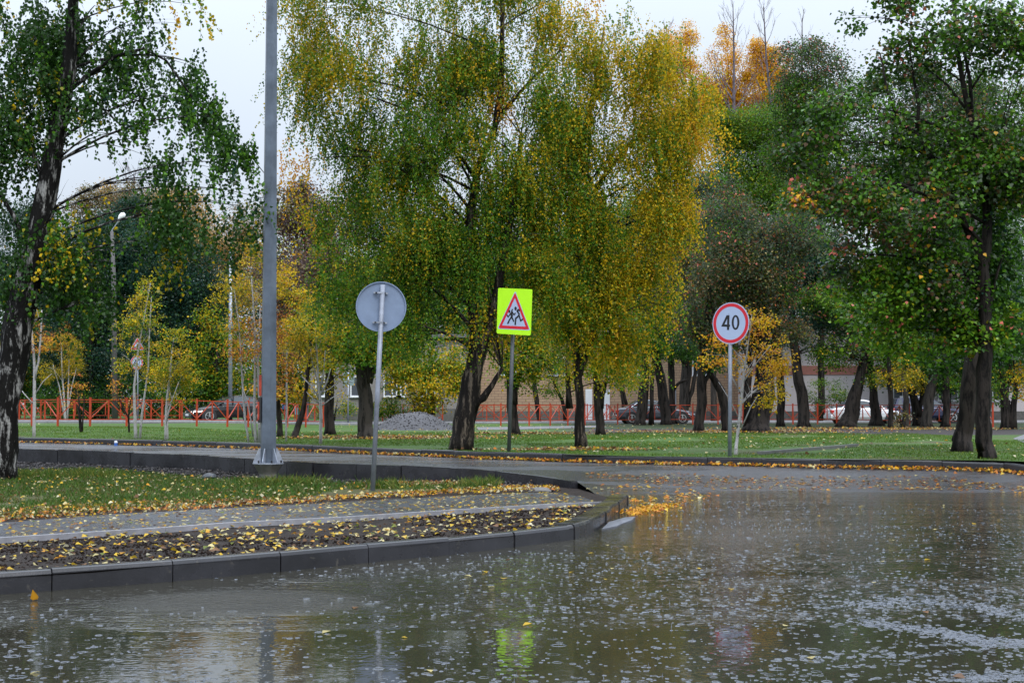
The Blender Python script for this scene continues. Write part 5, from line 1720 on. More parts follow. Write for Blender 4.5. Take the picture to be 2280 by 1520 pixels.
# -------- dark park trees with black trunks
PG = "dark park trees beyond the lawn"
PARK = [
    # label, base, trunk, lobes, bark, extra
    ("leaning black tree with thin curved trunk right of the slender birch stem", (656, 976), [(654, 976, 8), (664, 945, 7), (674, 915, 6), (682, 870, 5), (690, 780, 4), (700, 660, 3)], [(700, 620, 60, 90, "purp", .7), (720, 760, 50, 60, "olive", .5)], B_DARK, []),
    ("short brown trunk between the lamp post and the slender birch", (624, 972), [(624, 972, 7), (622, 930, 6), (618, 890, 5), (612, 840, 4), (605, 760, 3)], [(620, 850, 40, 40, "rust", .5), (650, 860, 40, 30, "olive", .5)], B_GREY, []),
    ("dark straight trunk behind the white-stemmed birch", (733, 968), [(736, 968, 13), (732, 920, 11), (733, 860, 10), (736, 780, 8), (740, 660, 5)], [(720, 820, 50, 50, "olive", .5), (745, 700, 70, 110, "gy", .9), (760, 800, 45, 35, "gy", .6)], B_DARK, [[(734, 840, 5), (750, 800, 4), (770, 770, 3)]]),
    ("thick dark trunk left of the round grey sign, heavy green crown", (815, 976), [(816, 976, 20), (814, 940, 17), (812, 880, 16), (810, 830, 17), (812, 760, 11), (818, 640, 7)], [(800, 700, 90, 80, "green", .9), (880, 740, 90, 50, "gy", .9), (830, 790, 70, 30, "green", .8), (770, 760, 50, 50, "gy", .8), (830, 600, 100, 90, "gy", .9)], B_GREY, [[(818, 840, 10), (838, 818, 8), (860, 800, 6), (890, 790, 4)], [(805, 830, 8), (790, 795, 6), (770, 770, 4)]]),
    ("dark trunk forking like a V behind the warning sign post", (1150, 967), [(1146, 967, 14), (1141, 930, 11), (1139, 880, 12), (1136, 830, 10), (1132, 770, 7), (1130, 700, 5)], [(1165, 780, 65, 50, "gy", 1.0), (1120, 800, 45, 40, "gy", .8), (1170, 850, 32, 38, "gy", .6), (1110, 720, 80, 60, "green", .9), (1190, 720, 60, 50, "gy", .9)], B_DARK, [[(1142, 890, 9), (1152, 850, 7), (1162, 810, 6), (1175, 750, 4)]]),
    ("thin crooked black trunk in front of the beige wall, right of the warning sign post", (1200, 940), [(1201, 940, 5), (1195, 890, 5.5), (1188, 850, 5.5), (1182, 810, 5), (1176, 740, 4)], [(1215, 790, 60, 45, "gy", .9), (1240, 860, 32, 22, "green", .8), (1180, 730, 60, 50, "green", .9)], B_DARK, [[(1262, 940, 6), (1252, 890, 4), (1236, 860, 3)]]),
    ("dark trunk right of the yellow-green birch, tilted slightly left", (1336, 968), [(1338, 968, 11), (1334, 920, 10), (1330, 870, 9), (1326, 830, 8), (1322, 760, 6), (1320, 660, 4)], [(1350, 810, 55, 38, "yg", 1.0), (1400, 830, 45, 40, "yg", .8), (1300, 820, 45, 40, "yg", .7), (1340, 700, 80, 80, "green", .9)], B_DARK, [[(1338, 900, 5), (1348, 860, 4), (1352, 820, 3)], [(1268, 900, 7), (1264, 850, 6), (1262, 800, 4)]]),
    ("very thin dark forked stem in front of the beige wall, left of the dark sedan", (1392, 938), [(1392, 938, 3.5), (1386, 890, 3.5), (1380, 850, 3), (1378, 800, 2)], [(1380, 800, 35, 35, "yg", .8), (1410, 830, 32, 26, "gy", .7)], B_DARK, [[(1396, 900, 3), (1388, 870, 3), (1384, 840, 2.5)]]),
    ("black trunk crossing the middle of the dark sedan", (1428, 946), [(1424, 946, 14), (1430, 910, 12), (1433, 860, 11), (1436, 800, 11), (1440, 700, 8), (1450, 560, 5)], [(1450, 640, 70, 110, "grey", .9), (1430, 760, 50, 40, "gy", .8), (1480, 740, 50, 50, "dark", 1.0)], B_DARK, [[(1450, 940, 5), (1452, 860, 5), (1456, 800, 5), (1470, 740, 4)]]),
    ("leaning black trunk at the front half of the dark sedan", (1482, 945), [(1484, 945, 13), (1480, 900, 12), (1474, 860, 11), (1464, 810, 12), (1458, 740, 9), (1450, 640, 6)], [(1500, 620, 80, 100, "greyr", .9), (1500, 760, 60, 40, "dark", 1.1), (1540, 480, 70, 80, "grey", .9)], B_DARK, []),
    ("slim straight black trunk at the bonnet of the dark sedan", (1496, 944), [(1496, 944, 8), (1496, 890, 7), (1494, 830, 7.5), (1492, 760, 7), (1496, 640, 5)], [(1540, 700, 70, 70, "greyr", 1.0), (1520, 770, 50, 35, "dark", 1.0)], B_DARK, [[(1496, 870, 4), (1512, 852, 3.5), (1530, 845, 2.5)]]),
    ("wide grey trunk against the beige wall, just ahead of the dark sedan", (1524, 938), [(1524, 938, 12), (1524, 890, 11), (1527, 830, 12), (1532, 760, 10), (1536, 640, 7)], [(1570, 640, 80, 90, "greyr", 1.0), (1560, 760, 60, 40, "dark", 1.0), (1600, 520, 90, 90, "grey", .9)], B_GREY, [[(1530, 900, 6), (1541, 870, 5), (1548, 830, 4)], [(1528, 800, 8), (1500, 770, 6), (1470, 730, 5)]]),
    ("dark double trunk left of the speed limit sign, broken stub at top", (1560, 962), [(1555, 962, 13), (1560, 920, 11), (1563, 870, 11), (1562, 830, 10), (1568, 760, 8), (1580, 640, 5)], [(1600, 690, 60, 60, "greyr", 1.0), (1640, 600, 90, 90, "greyr", 1.0), (1590, 790, 50, 30, "dark", 1.0)], B_DARK, [[(1565, 860, 6), (1575, 840, 5), (1590, 815, 4), (1612, 800, 3)]]),
    ("curved black trunk directly behind the speed limit sign post", (1616, 962), [(1617, 962, 10), (1614, 910, 10), (1604, 870, 10), (1590, 845, 9), (1576, 825, 7), (1560, 770, 5)], [(1640, 740, 60, 45, "greyr", 1.0), (1560, 720, 60, 50, "grey", .9)], B_DARK, []),
    ("massive black double trunk behind the orange young birch", (1692, 962), [(1684, 962, 32), (1690, 920, 27), (1698, 880, 25), (1704, 840, 22), (1700, 760, 16), (1690, 640, 11), (1700, 520, 7)], [(1690, 620, 100, 100, "greyr", 1.1), (1740, 700, 60, 70, "greyr", 1.0), (1650, 490, 100, 90, "grey", 1.0), (1740, 540, 80, 80, "grey", 1.0), (1760, 620, 30, 60, "mapler", .7)], B_DARK, [[(1668, 940, 10), (1664, 880, 9), (1668, 820, 8)], [(1710, 880, 12), (1716, 820, 9), (1722, 760, 7)]]),
    ("straight black trunk in front of the pale wall, right of the orange birch", (1738, 949), [(1738, 949, 10), (1738, 900, 9), (1738, 850, 9), (1734, 790, 8), (1730, 680, 5)], [(1740, 660, 60, 60, "greyr", .9), (1720, 770, 40, 35, "dark", .8)], B_DARK, []),
    ("tall black trunk leaning left in front of the red-banded pale wall", (1795, 950), [(1790, 950, 15), (1788, 900, 13), (1780, 850, 12), (1771, 790, 12), (1764, 730, 11), (1760, 640, 8), (1770, 500, 6)], [(1790, 560, 80, 80, "blue", 1.0), (1790, 700, 40, 60, "blue", .8), (1820, 470, 90, 80, "maple", .9), (1810, 780, 36, 28, "dark", .4), (1840, 640, 60, 60, "mapleg", .9)], B_DARK, []),
    ("black trunk leaning right in front of the silver sedan", (1890, 950), [(1885, 950, 22), (1894, 920, 18), (1905, 880, 15), (1916, 840, 12), (1928, 780, 10), (1940, 680, 7)], [(1880, 740, 70, 60, "grey", 1.0), (1870, 690, 55, 60, "blue", .9), (1950, 760, 70, 50, "mapleg", 1.0), (1850, 790, 45, 35, "green", .8), (1960, 830, 50, 24, "green", .8)], B_DARK, []),
    ("black trunk swelling at its foot behind the silver sedan's bonnet", (1950, 948), [(1952, 948, 17), (1948, 910, 11), (1944, 870, 9), (1938, 830, 8), (1936, 760, 6)], [(1970, 780, 60, 40, "mapleg", 1.0), (1990, 830, 45, 26, "green", .9), (1930, 700, 60, 60, "dark", .9)], B_DARK, []),
    ("thin black stem between the silver sedan and the navy estate car", (1982, 954), [(1982, 954, 6), (1984, 900, 6), (1980, 850, 6), (1978, 780, 4)], [(2000, 760, 50, 45, "green", .9), (1990, 845, 34, 22, "olive", .7)], B_DARK, []),
    ("mossy broken stump wrapped in dead shoots in front of the navy estate car", (2015, 953), [(2014, 953, 11), (2016, 920, 7), (2018, 890, 7), (2014, 862, 5), (2008, 840, 3)], [(2010, 930, 16, 22, "brown", .5), (2030, 820, 40, 26, "olive", .8)], B_GREY, []),
    ("black trunk leaning left over the navy estate car", (2042, 948), [(2046, 948, 14), (2042, 915, 11), (2034, 885, 9), (2024, 850, 8), (2010, 790, 6)], [(2040, 770, 70, 50, "dark", 1.0), (2000, 700, 70, 60, "mapleg", .9), (2050, 850, 30, 24, "olive", .8)], B_DARK, [[(2044, 920, 8), (2052, 890, 6), (2058, 850, 5)]]),
    ("lighter grey trunk in front of the navy estate car", (2064, 950), [(2063, 950, 13), (2066, 910, 12), (2072, 870, 12), (2080, 820, 11), (2086, 740, 8)], [(2100, 720, 80, 70, "dark", 1.0), (2060, 640, 80, 80, "dark", .9), (2050, 800, 40, 30, "dark", .8)], B_GREY, []),
    ("straight black trunk at the nose of the navy estate car", (2106, 950), [(2104, 950, 10), (2108, 900, 8), (2106, 850, 8), (2102, 780, 7), (2100, 680, 5)], [(2120, 760, 70, 50, "dark", 1.0), (2140, 650, 80, 80, "dark", .9), (2120, 835, 28, 26, "green", .7)], B_DARK, []),
    ("clump of dark stems at the right edge behind the kerbside maple", (2240, 955), [(2240, 955, 12), (2236, 900, 8), (2230, 850, 7), (2226, 760, 6)], [(2250, 780, 50, 60, "dark", 1.0), (2240, 860, 34, 40, "green", .6), (2270, 840, 22, 40, "gold", .6), (2230, 660, 70, 80, "dark", 1.0)], B_DARK, [[(2252, 955, 10), (2258, 900, 7), (2262, 850, 5)], [(2246, 950, 8), (2244, 890, 5)]]),
]
for i, (lab, bs_, tk, lobes, bark, ex) in enumerate(PARK):
    tree("park_tree", lab, bs_, tk, lobes, bark, "broad", leaf=.105, dens=185, group=PG, seed=500 + i, clump=.22, sat=2, extra_stems=ex, twigs=.06, sub=4, flare=1.5)

# -------- trees farther off, beyond the street
FG = "trees beyond the street"
FARTREES = [
    ("wide blue-green dark tree behind the big near birch", (40, 900), 104, [(40, 930, 7), (42, 800, 6), (45, 600, 4)], [(30, 560, 110, 110, "blue", 1.0), (90, 700, 100, 110, "blue", 1.0), (20, 780, 90, 90, "olive", .9), (100, 840, 80, 60, "dark", .9)], B_DARK),
    ("tall dark blue-green tree around the thin street lamp", (200, 900), 98, [(200, 930, 8), (202, 760, 6), (206, 520, 3)], [(215, 520, 85, 75, "blue", 1.0), (180, 640, 100, 100, "blue", 1.15), (215, 780, 110, 100, "blue", 1.15), (290, 610, 80, 80, "blue", 1.1), (300, 500, 60, 50, "blue", .9), (180, 880, 110, 45, "dark", .9)], B_DARK),
    ("dark blue-green tree behind the two-stemmed birch", (400, 900), 94, [(400, 930, 8), (402, 780, 6), (404, 600, 3)], [(410, 640, 85, 75, "blue", 1.05), (380, 760, 100, 90, "blue", 1.15), (450, 720, 70, 100, "blue", 1.05), (350, 570, 70, 60, "blue", .9), (420, 850, 100, 50, "dark", 1.0)], B_DARK),
    ("brown-topped autumn tree rising behind the thin street lamp", (260, 900), 125, [(260, 930, 7), (262, 700, 5), (264, 480, 2)], [(210, 470, 60, 45, "brown", .9), (270, 465, 55, 55, "brown", .9), (330, 470, 55, 50, "brown", .8), (245, 425, 22, 18, "tan", .7), (260, 560, 110, 70, "grey", 1.0)], B_GREY),
    ("pale tan autumn tree behind the hanging birch branches", (460, 900), 120, [(460, 930, 7), (462, 700, 5), (466, 500, 2)], [(400, 470, 65, 60, "tan", .7), (480, 540, 70, 70, "tan", .8), (540, 600, 60, 80, "tan", .7), (560, 500, 50, 50, "brown", .6)], B_GREY),
    ("reddish purple thinning tree behind the lamp post", (680, 900), 84, [(680, 935, 8), (684, 780, 6), (690, 600, 4), (694, 440, 2)], [(690, 480, 55, 70, "purp", 1.2), (670, 600, 75, 90, "purp", 1.2), (700, 720, 70, 80, "purp", 1.1), (640, 460, 40, 50, "brown", .8), (650, 690, 60, 80, "rust", .2)], B_TWIG),
    ("yellow bushy tree beyond the black car", (480, 900), 92, [(480, 932, 5), (482, 860, 4), (484, 760, 2)], [(490, 690, 50, 55, "yg", .22), (470, 790, 55, 60, "gy", .28), (540, 800, 60, 70, "gy", .25), (440, 840, 45, 40, "gy", .4), (520, 860, 80, 30, "gy", .6)], B_GREY),
    ("low dark bushy tree beyond the street, right behind the lamp post", (640, 900), 112, [(640, 930, 6), (641, 880, 5), (642, 800, 3)], [(640, 820, 60, 60, "dark", 1.0), (600, 870, 50, 40, "dark", 1.0), (680, 880, 45, 40, "gy", 1.0), (650, 740, 55, 60, "greyr", .9)], B_DARK),
    ("dark green tree filling behind the centre birch on the left", (880, 900), 112, [(880, 930, 8), (884, 780, 6), (888, 560, 3)], [(860, 560, 110, 110, "dark", 1.0), (900, 700, 130, 100, "gy", 1.0), (800, 700, 80, 100, "greyr", .9), (960, 620, 80, 100, "dark", 1.0), (760, 480, 60, 80, "brown", .6)], B_DARK),
    ("yellowing tree behind the gravel heap", (965, 900), 92, [(965, 934, 6), (962, 870, 5), (958, 780, 3)], [(940, 800, 80, 40, "yg", .9), (960, 860, 55, 40, "yel", .8), (900, 830, 50, 40, "yg", .8), (1000, 830, 40, 50, "gy", .7)], B_GREY),
    ("dark green tree behind the warning sign", (1130, 900), 114, [(1130, 930, 8), (1130, 780, 6), (1132, 560, 3)], [(1120, 560, 110, 110, "dark", 1.0), (1150, 700, 120, 85, "gy", 1.0), (1240, 640, 90, 110, "green", 1.0), (1040, 680, 70, 90, "dark", 1.0), (1060, 820, 60, 50, "gy", .8)], B_DARK),
    ("green tree filling behind the yellow-green birch", (1370, 900), 116, [(1370, 930, 8), (1372, 780, 6), (1374, 540, 3)], [(1360, 480, 110, 110, "green", .9), (1380, 640, 120, 110, "gy", 1.0), (1450, 560, 80, 120, "grey", 1.0), (1390, 770, 100, 40, "gy", .9), (1300, 580, 80, 100, "gy", .9)], B_DARK),
    ("tall golden poplar at the top centre right, thin bare twigs above", (1500, 900), 150, [(1500, 920, 8), (1502, 600, 5), (1506, 300, 3), (1510, 130, 1)], [(1500, 140, 55, 80, "oran", .55), (1480, 230, 60, 70, "oran", .8), (1545, 210, 50, 80, "oran", .8), (1500, 320, 50, 50, "gold", .3)], B_TWIG),
    ("tall orange poplar left of the bare tops", (1610, 900), 150, [(1612, 920, 8), (1614, 600, 5), (1618, 300, 3), (1622, 130, 1)], [(1610, 130, 32, 55, "oran", .5), (1610, 200, 50, 55, "oran", .9), (1640, 215, 60, 40, "oran", 1.0), (1630, 280, 70, 45, "gold", .5)], B_TWIG),
    ("orange poplar right of the bare tops, above the green round tree", (1705, 900), 150, [(1705, 920, 8), (1706, 600, 5), (1708, 300, 3), (1710, 140, 1)], [(1700, 150, 40, 50, "oran", .95), (1710, 200, 50, 45, "oran", 1.0), (1730, 150, 28, 40, "oran", .6), (1700, 270, 60, 40, "gold", .5)], B_TWIG),
    ("large round light green tree right of the golden birch edge", (1690, 900), 118, [(1690, 925, 9), (1692, 700, 7), (1696, 400, 3)], [(1690, 290, 90, 60, "far", 1.05), (1640, 370, 90, 70, "far", 1.1), (1730, 380, 100, 80, "far", 1.1), (1620, 460, 80, 70, "far", 1.0), (1700, 480, 110, 80, "gg" if False else "grey", 1.1), (1780, 300, 70, 70, "far", 1.0)], B_DARK),
    ("dark grey-green tall tree under the sky, left of the kerbside maple", (1830, 900), 100, [(1830, 930, 9), (1828, 700, 7), (1824, 400, 5), (1820, 160, 2)], [(1815, 150, 75, 60, "grey", .75), (1860, 210, 90, 70, "maple", .8), (1790, 230, 70, 70, "maple", .8), (1850, 340, 110, 90, "maple", 1.0), (1930, 420, 110, 100, "dark", 1.0), (1820, 520, 80, 90, "blue", 1.1), (1800, 640, 60, 80, "blue", 1.2)], B_DARK),
    ("dark tree behind the kerbside maple on the far right", (2110, 900), 98, [(2110, 930, 9), (2112, 700, 7), (2116, 300, 3)], [(2100, 260, 140, 100, "grey", .8), (2230, 300, 120, 130, "maple", .9), (2060, 420, 120, 110, "dark", 1.0), (2200, 500, 130, 120, "dark", 1.0), (2050, 600, 120, 100, "blue", 1.0), (2200, 680, 120, 110, "blue", 1.1), (2160, 820, 120, 50, "dark", .9), (2060, 800, 70, 50, "dark", .9)], B_DARK),
    ("greyish reddening tree left of the speed limit sign", (1590, 900), 96, [(1590, 932, 8), (1588, 740, 6), (1586, 480, 3)], [(1560, 470, 75, 70, "grey", 1.0), (1590, 580, 90, 90, "grey", 1.0), (1540, 640, 70, 80, "greyr", 1.0), (1650, 560, 80, 90, "greyr", 1.0)], B_GREY),
]
for i, (lab, bs_, Yf, tk, lobes, bark) in enumerate(FARTREES):
    tree("park_tree", lab, bs_, tk, lobes, bark, "broad", leaf=.155 if Yf < 130 else .17, dens=150, group=FG, seed=700 + i, clump=.34, sat=3, twigs=.05, sub=5, Y=Yf, flare=1.2)

BG = "bare-topped poplars in the distance"
for i, (lab, x, Yf, tk) in enumerate((
    ("bare-topped poplar with a straight leader, tallest of the bare tops", 1634, 140, [(1636, 920, 8), (1634, 500, 6), (1634, 260, 4), (1634, 120, 2.2), (1632, 10, .8)]),
    ("bare poplar forking wide just right of the tallest bare top", 1720, 142, [(1728, 920, 8), (1726, 500, 6), (1722, 280, 4), (1706, 130, 2.2), (1700, 15, .8)]),
    ("faint bare poplar top at the right end of the row of bare tops", 1788, 150, [(1790, 920, 8), (1788, 500, 5), (1786, 250, 3), (1786, 40, .8)]),
    ("short bare twiggy top above the golden poplar", 1482, 150, [(1484, 920, 8), (1484, 500, 5), (1484, 250, 3), (1484, 60, .8)]),
    ("bare twiggy top above the brown-topped autumn tree at left", 300, 130, [(302, 920, 7), (302, 600, 5), (300, 480, 3), (298, 385, .8)]),
)):
    bare_tree("bare_poplar", lab, (x, 920), Yf, tk, BG, 900 + i)

# -------- shrubs by the pale wall and the low building
SG = "shrubs along the street"
for i, (lab, bx, Yf, lobes) in enumerate((
    ("feathery light green shrub in front of the pale wall, left of the silver sedan", (1826, 936), 97, [(1822, 870, 26, 34, "far", .6), (1835, 905, 26, 26, "grey", .7)]),
    ("rounded green shrub in front of the pale wall, above the silver sedan", (1880, 936), 97, [(1880, 870, 34, 32, "far", .7), (1870, 905, 36, 24, "grey", .6)]),
    ("low green hedge shrub under the white framed windows", (870, 936), 94, [(860, 905, 40, 24, "green", .9), (895, 915, 34, 22, "green", .9), (830, 915, 30, 22, "green", .8)]),
    ("yellow-green shrub behind the gravel heap", (930, 936), 92, [(920, 900, 36, 30, "yg", .9), (965, 905, 30, 30, "yg", .9)]),
    ("dark low shrub behind the railing left of the thick dark trunk", (740, 936), 90, [(760, 910, 30, 26, "gy", .8), (700, 915, 32, 22, "gy", .8)]),
    ("dark undergrowth shrub behind the railing at far left", (230, 930), 96, [(225, 900, 50, 34, "dark", .9), (160, 905, 50, 30, "dark", .8), (90, 905, 50, 32, "dark", .8)]),
    ("dark undergrowth shrub behind the railing between the saplings and the black car", (340, 930), 96, [(330, 900, 50, 34, "dark", .9), (400, 900, 46, 34, "gy", .8)]),
)):
    tree("shrub", lab, bx, [(bx[0], bx[1], 2), (bx[0] + 1, bx[1] - 30, 1.4), (bx[0] + 2, bx[1] - 60, .7)], lobes, B_DARK, "broad", leaf=.10, dens=170, group=SG, seed=950 + i, clump=.2, cat="shrub", Y=Yf, sub=4, extra_stems=[[(bx[0] - 4, bx[1], 1.6), (bx[0] - 9, bx[1] - 50, .7)], [(bx[0] + 4, bx[1], 1.6), (bx[0] + 12, bx[1] - 50, .7)]])
# ------------------------------------------------------------------ grass, leaves, clods, rain
def stuff(o, label, cat):
    return tag(o, label, cat, kind="stuff")


def blades(name, XY, zf, hmin, hmax, cols, seed, label, width=.006, lean=.5):
    r = np.random.default_rng(seed)
    n = len(XY)
    Z = np.array([zf(x, y) for x, y in XY]) - .01
    B = np.column_stack([XY, Z])
    a = r.uniform(0, 6.28, n)
    u = np.column_stack([np.cos(a), np.sin(a), np.zeros(n)])
    h = r.uniform(hmin, hmax, n)[:, None]
    d = r.normal(0, lean, (n, 3))
    d[:, 2] = 1
    d /= np.linalg.norm(d, axis=1, keepdims=True)
    w_ = width * r.uniform(.7, 1.4, (n, 1))
    V = np.stack([B - u * w_, B + u * w_, B + d * h * .6 + u * w_ * .7, B + d * h + np.array([0, 0, -.12]) * h], 1)
    cc_ = np.array(cols)[r.integers(0, len(cols), n)] * r.uniform(.7, 1.3, (n, 1))
    o = mesh_np(name, V.reshape(-1, 3), np.arange(n * 4).reshape(n, 4), leaf_mat("grass_tinted", .55, .25), tint=np.repeat(cc_, 4, 0))
    return stuff(o, label, "grass")


GREEN = [(.022, .062, .005), (.036, .10, .008), (.05, .12, .012), (.08, .12, .02), (.10, .085, .02)]
LAWNC = [(.042, .105, .004), (.060, .138, .007), (.090, .165, .012), (.125, .17, .02)]


def scatter(poly, n, seed):
    r = np.random.default_rng(seed)
    P = np.array([p[:2] for p in poly])
    lo, hi = P.min(0), P.max(0)
    out = []
    got = 0
    while got < n:
        q = r.uniform(lo, hi, (n * 2, 2))
        q = q[in_poly(q[:, 0], q[:, 1], [tuple(p) for p in P])]
        out.append(q)
        got += len(q)
    return np.concatenate(out)[:n]


def keep(XY, seed, f, thr):
    P = np.column_stack([XY, np.zeros(len(XY))])
    return XY[pn(P, seed, f) > thr]


g = keep(scatter(grass_poly, 85000, 31), 61, 1.6, -.5)
blades("grass", g, island_z, .05, .13, GREEN, 41, "uneven green grass with bare patches on the island around the lamp post", .006)
tuft = []
rt = np.random.default_rng(77)
for px, py, n_, s in ((1120, 1078, 900, .55), (1070, 1085, 500, .5), (660, 1078, 700, .6), (860, 1086, 600, .5), (60, 1062, 900, .7), (590, 1080, 400, .35), (210, 1062, 600, .6), (1180, 1083, 400, .35)):
    c_ = hit(px, py, island_z)
    tuft.append(rt.normal(0, s * .5, (n_, 2)) * np.array([1.2, .7]) + np.array(c_[:2]))
tuft = np.concatenate(tuft)
tuft = tuft[in_poly(tuft[:, 0], tuft[:, 1], grass_poly)]
blades("grass", tuft, island_z, .10, .30, [(.05, .11, .015), (.09, .14, .02), (.16, .16, .03)], 42, "taller ragged grass tufts by the posts and the rear kerb", .005)
lp = [tuple(p[:2]) for p in FAR[1:-2]]
band = [(x, y + .25) for x, y in lp if y < 60]
lpoly = band + [(17, 40), (15, 58), (2, 56), (-20, 60), (-24, 60)]
g = scatter(lpoly, 190000, 33)
g = keep(g, 63, .8, -.55)
blades("grass", g, lawn_z, .03, .075, LAWNC, 43, "bright green mown lawn behind the far kerb", .007)

# ---- the far wood behind everything
r = np.random.default_rng(123)
n = 13000
wx = r.uniform(-84, 84, n)
wy = r.uniform(136, 150, n)
top = 13.5 + 3.0 * np.sin(wx * .21 + 1) + 2.0 * np.sin(wx * .53) - 4.5 * ((wx > 3) & (wx < 12)) + 2.0 * (wx < -22)
wz = .5 + (top) * r.uniform(0, 1, n) ** .8
cen = np.column_stack([wx, wy, wz])
per = 26
off = r.normal(0, .62, (n, per, 3)) * np.array([1.2, 1, .7])
Cn = (cen[:, None] + off).reshape(-1, 3)
T = off.reshape(-1, 3) + r.normal(0, .4, (n * per, 3)) + np.array([0, 0, -.3])
Nn = r.normal(0, .55, (n * per, 3)) + np.array([0, 0, .8])
bc = np.where(((pn(cen, 9, .25) > .15)[:, None]), pick(r, P_["blue"], n), np.where((pn(cen, 17, .2) > .2)[:, None], pick(r, P_["greyr"], n), pick(r, P_["dark"], n)))
col = np.repeat(bc, per, 0) * r.uniform(.7, 1.3, (n * per, 1))
stuff(leaf_mesh("far_woods", Cn, T, Nn, .27 * r.uniform(.7, 1.3, n * per), .8, col, LEAF, None, None), "dark far wood closing the view behind the street trees", "wood")

# ---- fallen leaves
LC = dict(pale=(.52, .44, .20), yellow=(.55, .36, .03), gold=(.55, .26, .02), orange=(.48, .17, .03), brown=(.17, .085, .035), green=(.16, .19, .03), cream=(.55, .50, .33))


def litter(name, XY, zf, pal, lmin, lmax, seed, label, tilt=.35, lift=.008, curl=.18):
    r = np.random.default_rng(seed)
    n = len(XY)
    Z = np.array([zf(x, y) for x, y in XY]) + lift * r.uniform(.6, 2.2, n)
    B = np.column_stack([XY, Z])
    a = r.uniform(0, 6.28, n)
    T = np.column_stack([np.cos(a), np.sin(a), r.normal(0, tilt * .5, n)])
    Nn = np.column_stack([r.normal(0, tilt, n), r.normal(0, tilt, n), np.ones(n)])
    ks = list(pal)
    wts = np.array([pal[k] for k in ks], float)
    col = np.array([LC[k] for k in ks])[r.choice(len(ks), n, p=wts / wts.sum())] * r.uniform(.7, 1.2, (n, 1))
    tpl = TPL_HEART.copy()
    tpl[:, 2] *= curl / .1
    o = leaf_mesh(name, B, T, Nn, r.uniform(lmin, lmax, n), .85, col, LEAFG, None, None, tpl)
    return stuff(o, label, "leaves")


ow = [p for p in NEAR[1:]]
dirt = [tuple(p[:2]) for p in NEAR] + [tuple(hit(1290, 1148, lambda x, y: .14)[:2])] + [tuple(p) for p in PATH[len(path_hi) + 1:]]
din = [(x + NX * .2, y + NY * .2) for x, y in dirt[:len(NEAR)]] + dirt[len(NEAR):]
gi = lambda x, y: island_z(x, y)
PALD = dict(pale=.28, yellow=.26, gold=.12, brown=.20, green=.06, cream=.08)
litter("fallen_leaves", scatter(din, 1900, 51), lambda x, y: gi(x, y) - .012, PALD, .03, .08, 52, "yellow and pale fallen leaves scattered over the dark soil behind the near kerb", .28, .012, .2)
litter("fallen_leaves", scatter(PATH, 1700, 53), lambda x, y: gi(x, y) + .012, PALD, .03, .075, 54, "flat yellow leaves lying on the wet grey path", .14, .004, .12)
edge = [(a, b_ + 14) for a, b_ in path_hi[:6]]
epoly = [tuple(hit(a, b_, lambda x, y: .08)[:2]) for a, b_ in [(-500, 1198), (0, 1166), (253, 1146), (520, 1132), (700, 1122), (700, 1112), (520, 1112), (253, 1118), (0, 1136), (-500, 1156)]]
litter("fallen_leaves", scatter(epoly, 3000, 55), gi, dict(brown=.42, gold=.12, orange=.14, pale=.14, yellow=.12, cream=.06), .03, .065, 56, "brown and gold leaf litter between the grass and the path", .6, .014, .3)
epoly2 = [tuple(hit(a, b_, lambda x, y: .08)[:2]) for a, b_ in [(690, 1121), (876, 1109), (1153, 1096), (1250, 1092), (1240, 1082), (1100, 1086), (880, 1098), (690, 1110)]]
litter("fallen_leaves", scatter(epoly2, 1300, 155), gi, dict(brown=.3, gold=.16, orange=.1, pale=.2, yellow=.18, cream=.06), .03, .07, 156, "brown and yellow leaf litter on the path's far edge by the round grey sign", .6, .014, .3)
litter("fallen_leaves", scatter(grass_poly, 1800, 57), gi, dict(pale=.3, yellow=.25, cream=.15, brown=.2, gold=.1), .035, .08, 58, "small pale leaves caught in the island grass", .6, .03, .2)
c_ = hit(950, 1080, island_z)
litter("fallen_leaves", rt.normal(0, 1, (420, 2)) * np.array([.55, .35]) + np.array(c_[:2]), gi, dict(brown=.5, orange=.25, pale=.15, cream=.1), .05, .10, 59, "small heap of red-brown leaves below the concrete lump", .6, .03, .3)

# leaves along the gutter of the far kerb, thickest on the right
gl = densify([tuple(p[:2]) for p in FAR], .05, closed=False)
gx = []
for i in range(1, len(gl)):
    x, y = gl[i]
    t = (Vector(gl[i]) - Vector(gl[i - 1])).normalized()
    nrm = Vector((t.y, -t.x))
    if y > 55:
        continue
    dens_ = 3.2 if x > 2 else 2.2 if x > -7 else .9
    for _ in range(np.random.default_rng(i).poisson(dens_ * 1.3)):
        d = abs(rt.normal(0, .10 if x < 2 else .16)) + .01
        gx.append((x + nrm.x * d + rt.uniform(-.05, .05), y + nrm.y * d, d))
gx = np.array(gx)
zmap = {}
litter("fallen_leaves", gx[:, :2], lambda x, y: road_z(x, y), dict(orange=.26, gold=.36, yellow=.14, pale=.14, brown=.10), .05, .095, 60, "orange and gold leaves piled along the gutter of the far kerb", .6, .022, .3)
pp = scatter([tuple(hit(a, b_, road_z)[:2]) for a, b_ in [(1300, 1052), (2320, 1056), (2320, 1098), (1900, 1092), (1450, 1080), (1290, 1062)]], 900, 61)
litter("fallen_leaves", keep(pp, 71, .9, -.05), road_z, dict(orange=.3, gold=.2, brown=.25, pale=.25), .04, .09, 62, "scattered tan leaves on the wet asphalt above the waterline", .12, .006, .12)
pp = scatter([tuple(hit(a, b_, road_z)[:2]) for a, b_ in [(1295, 1085), (1330, 1075), (1560, 1090), (1600, 1110), (1480, 1140), (1400, 1135), (1395, 1105), (1330, 1108)]], 130, 63)
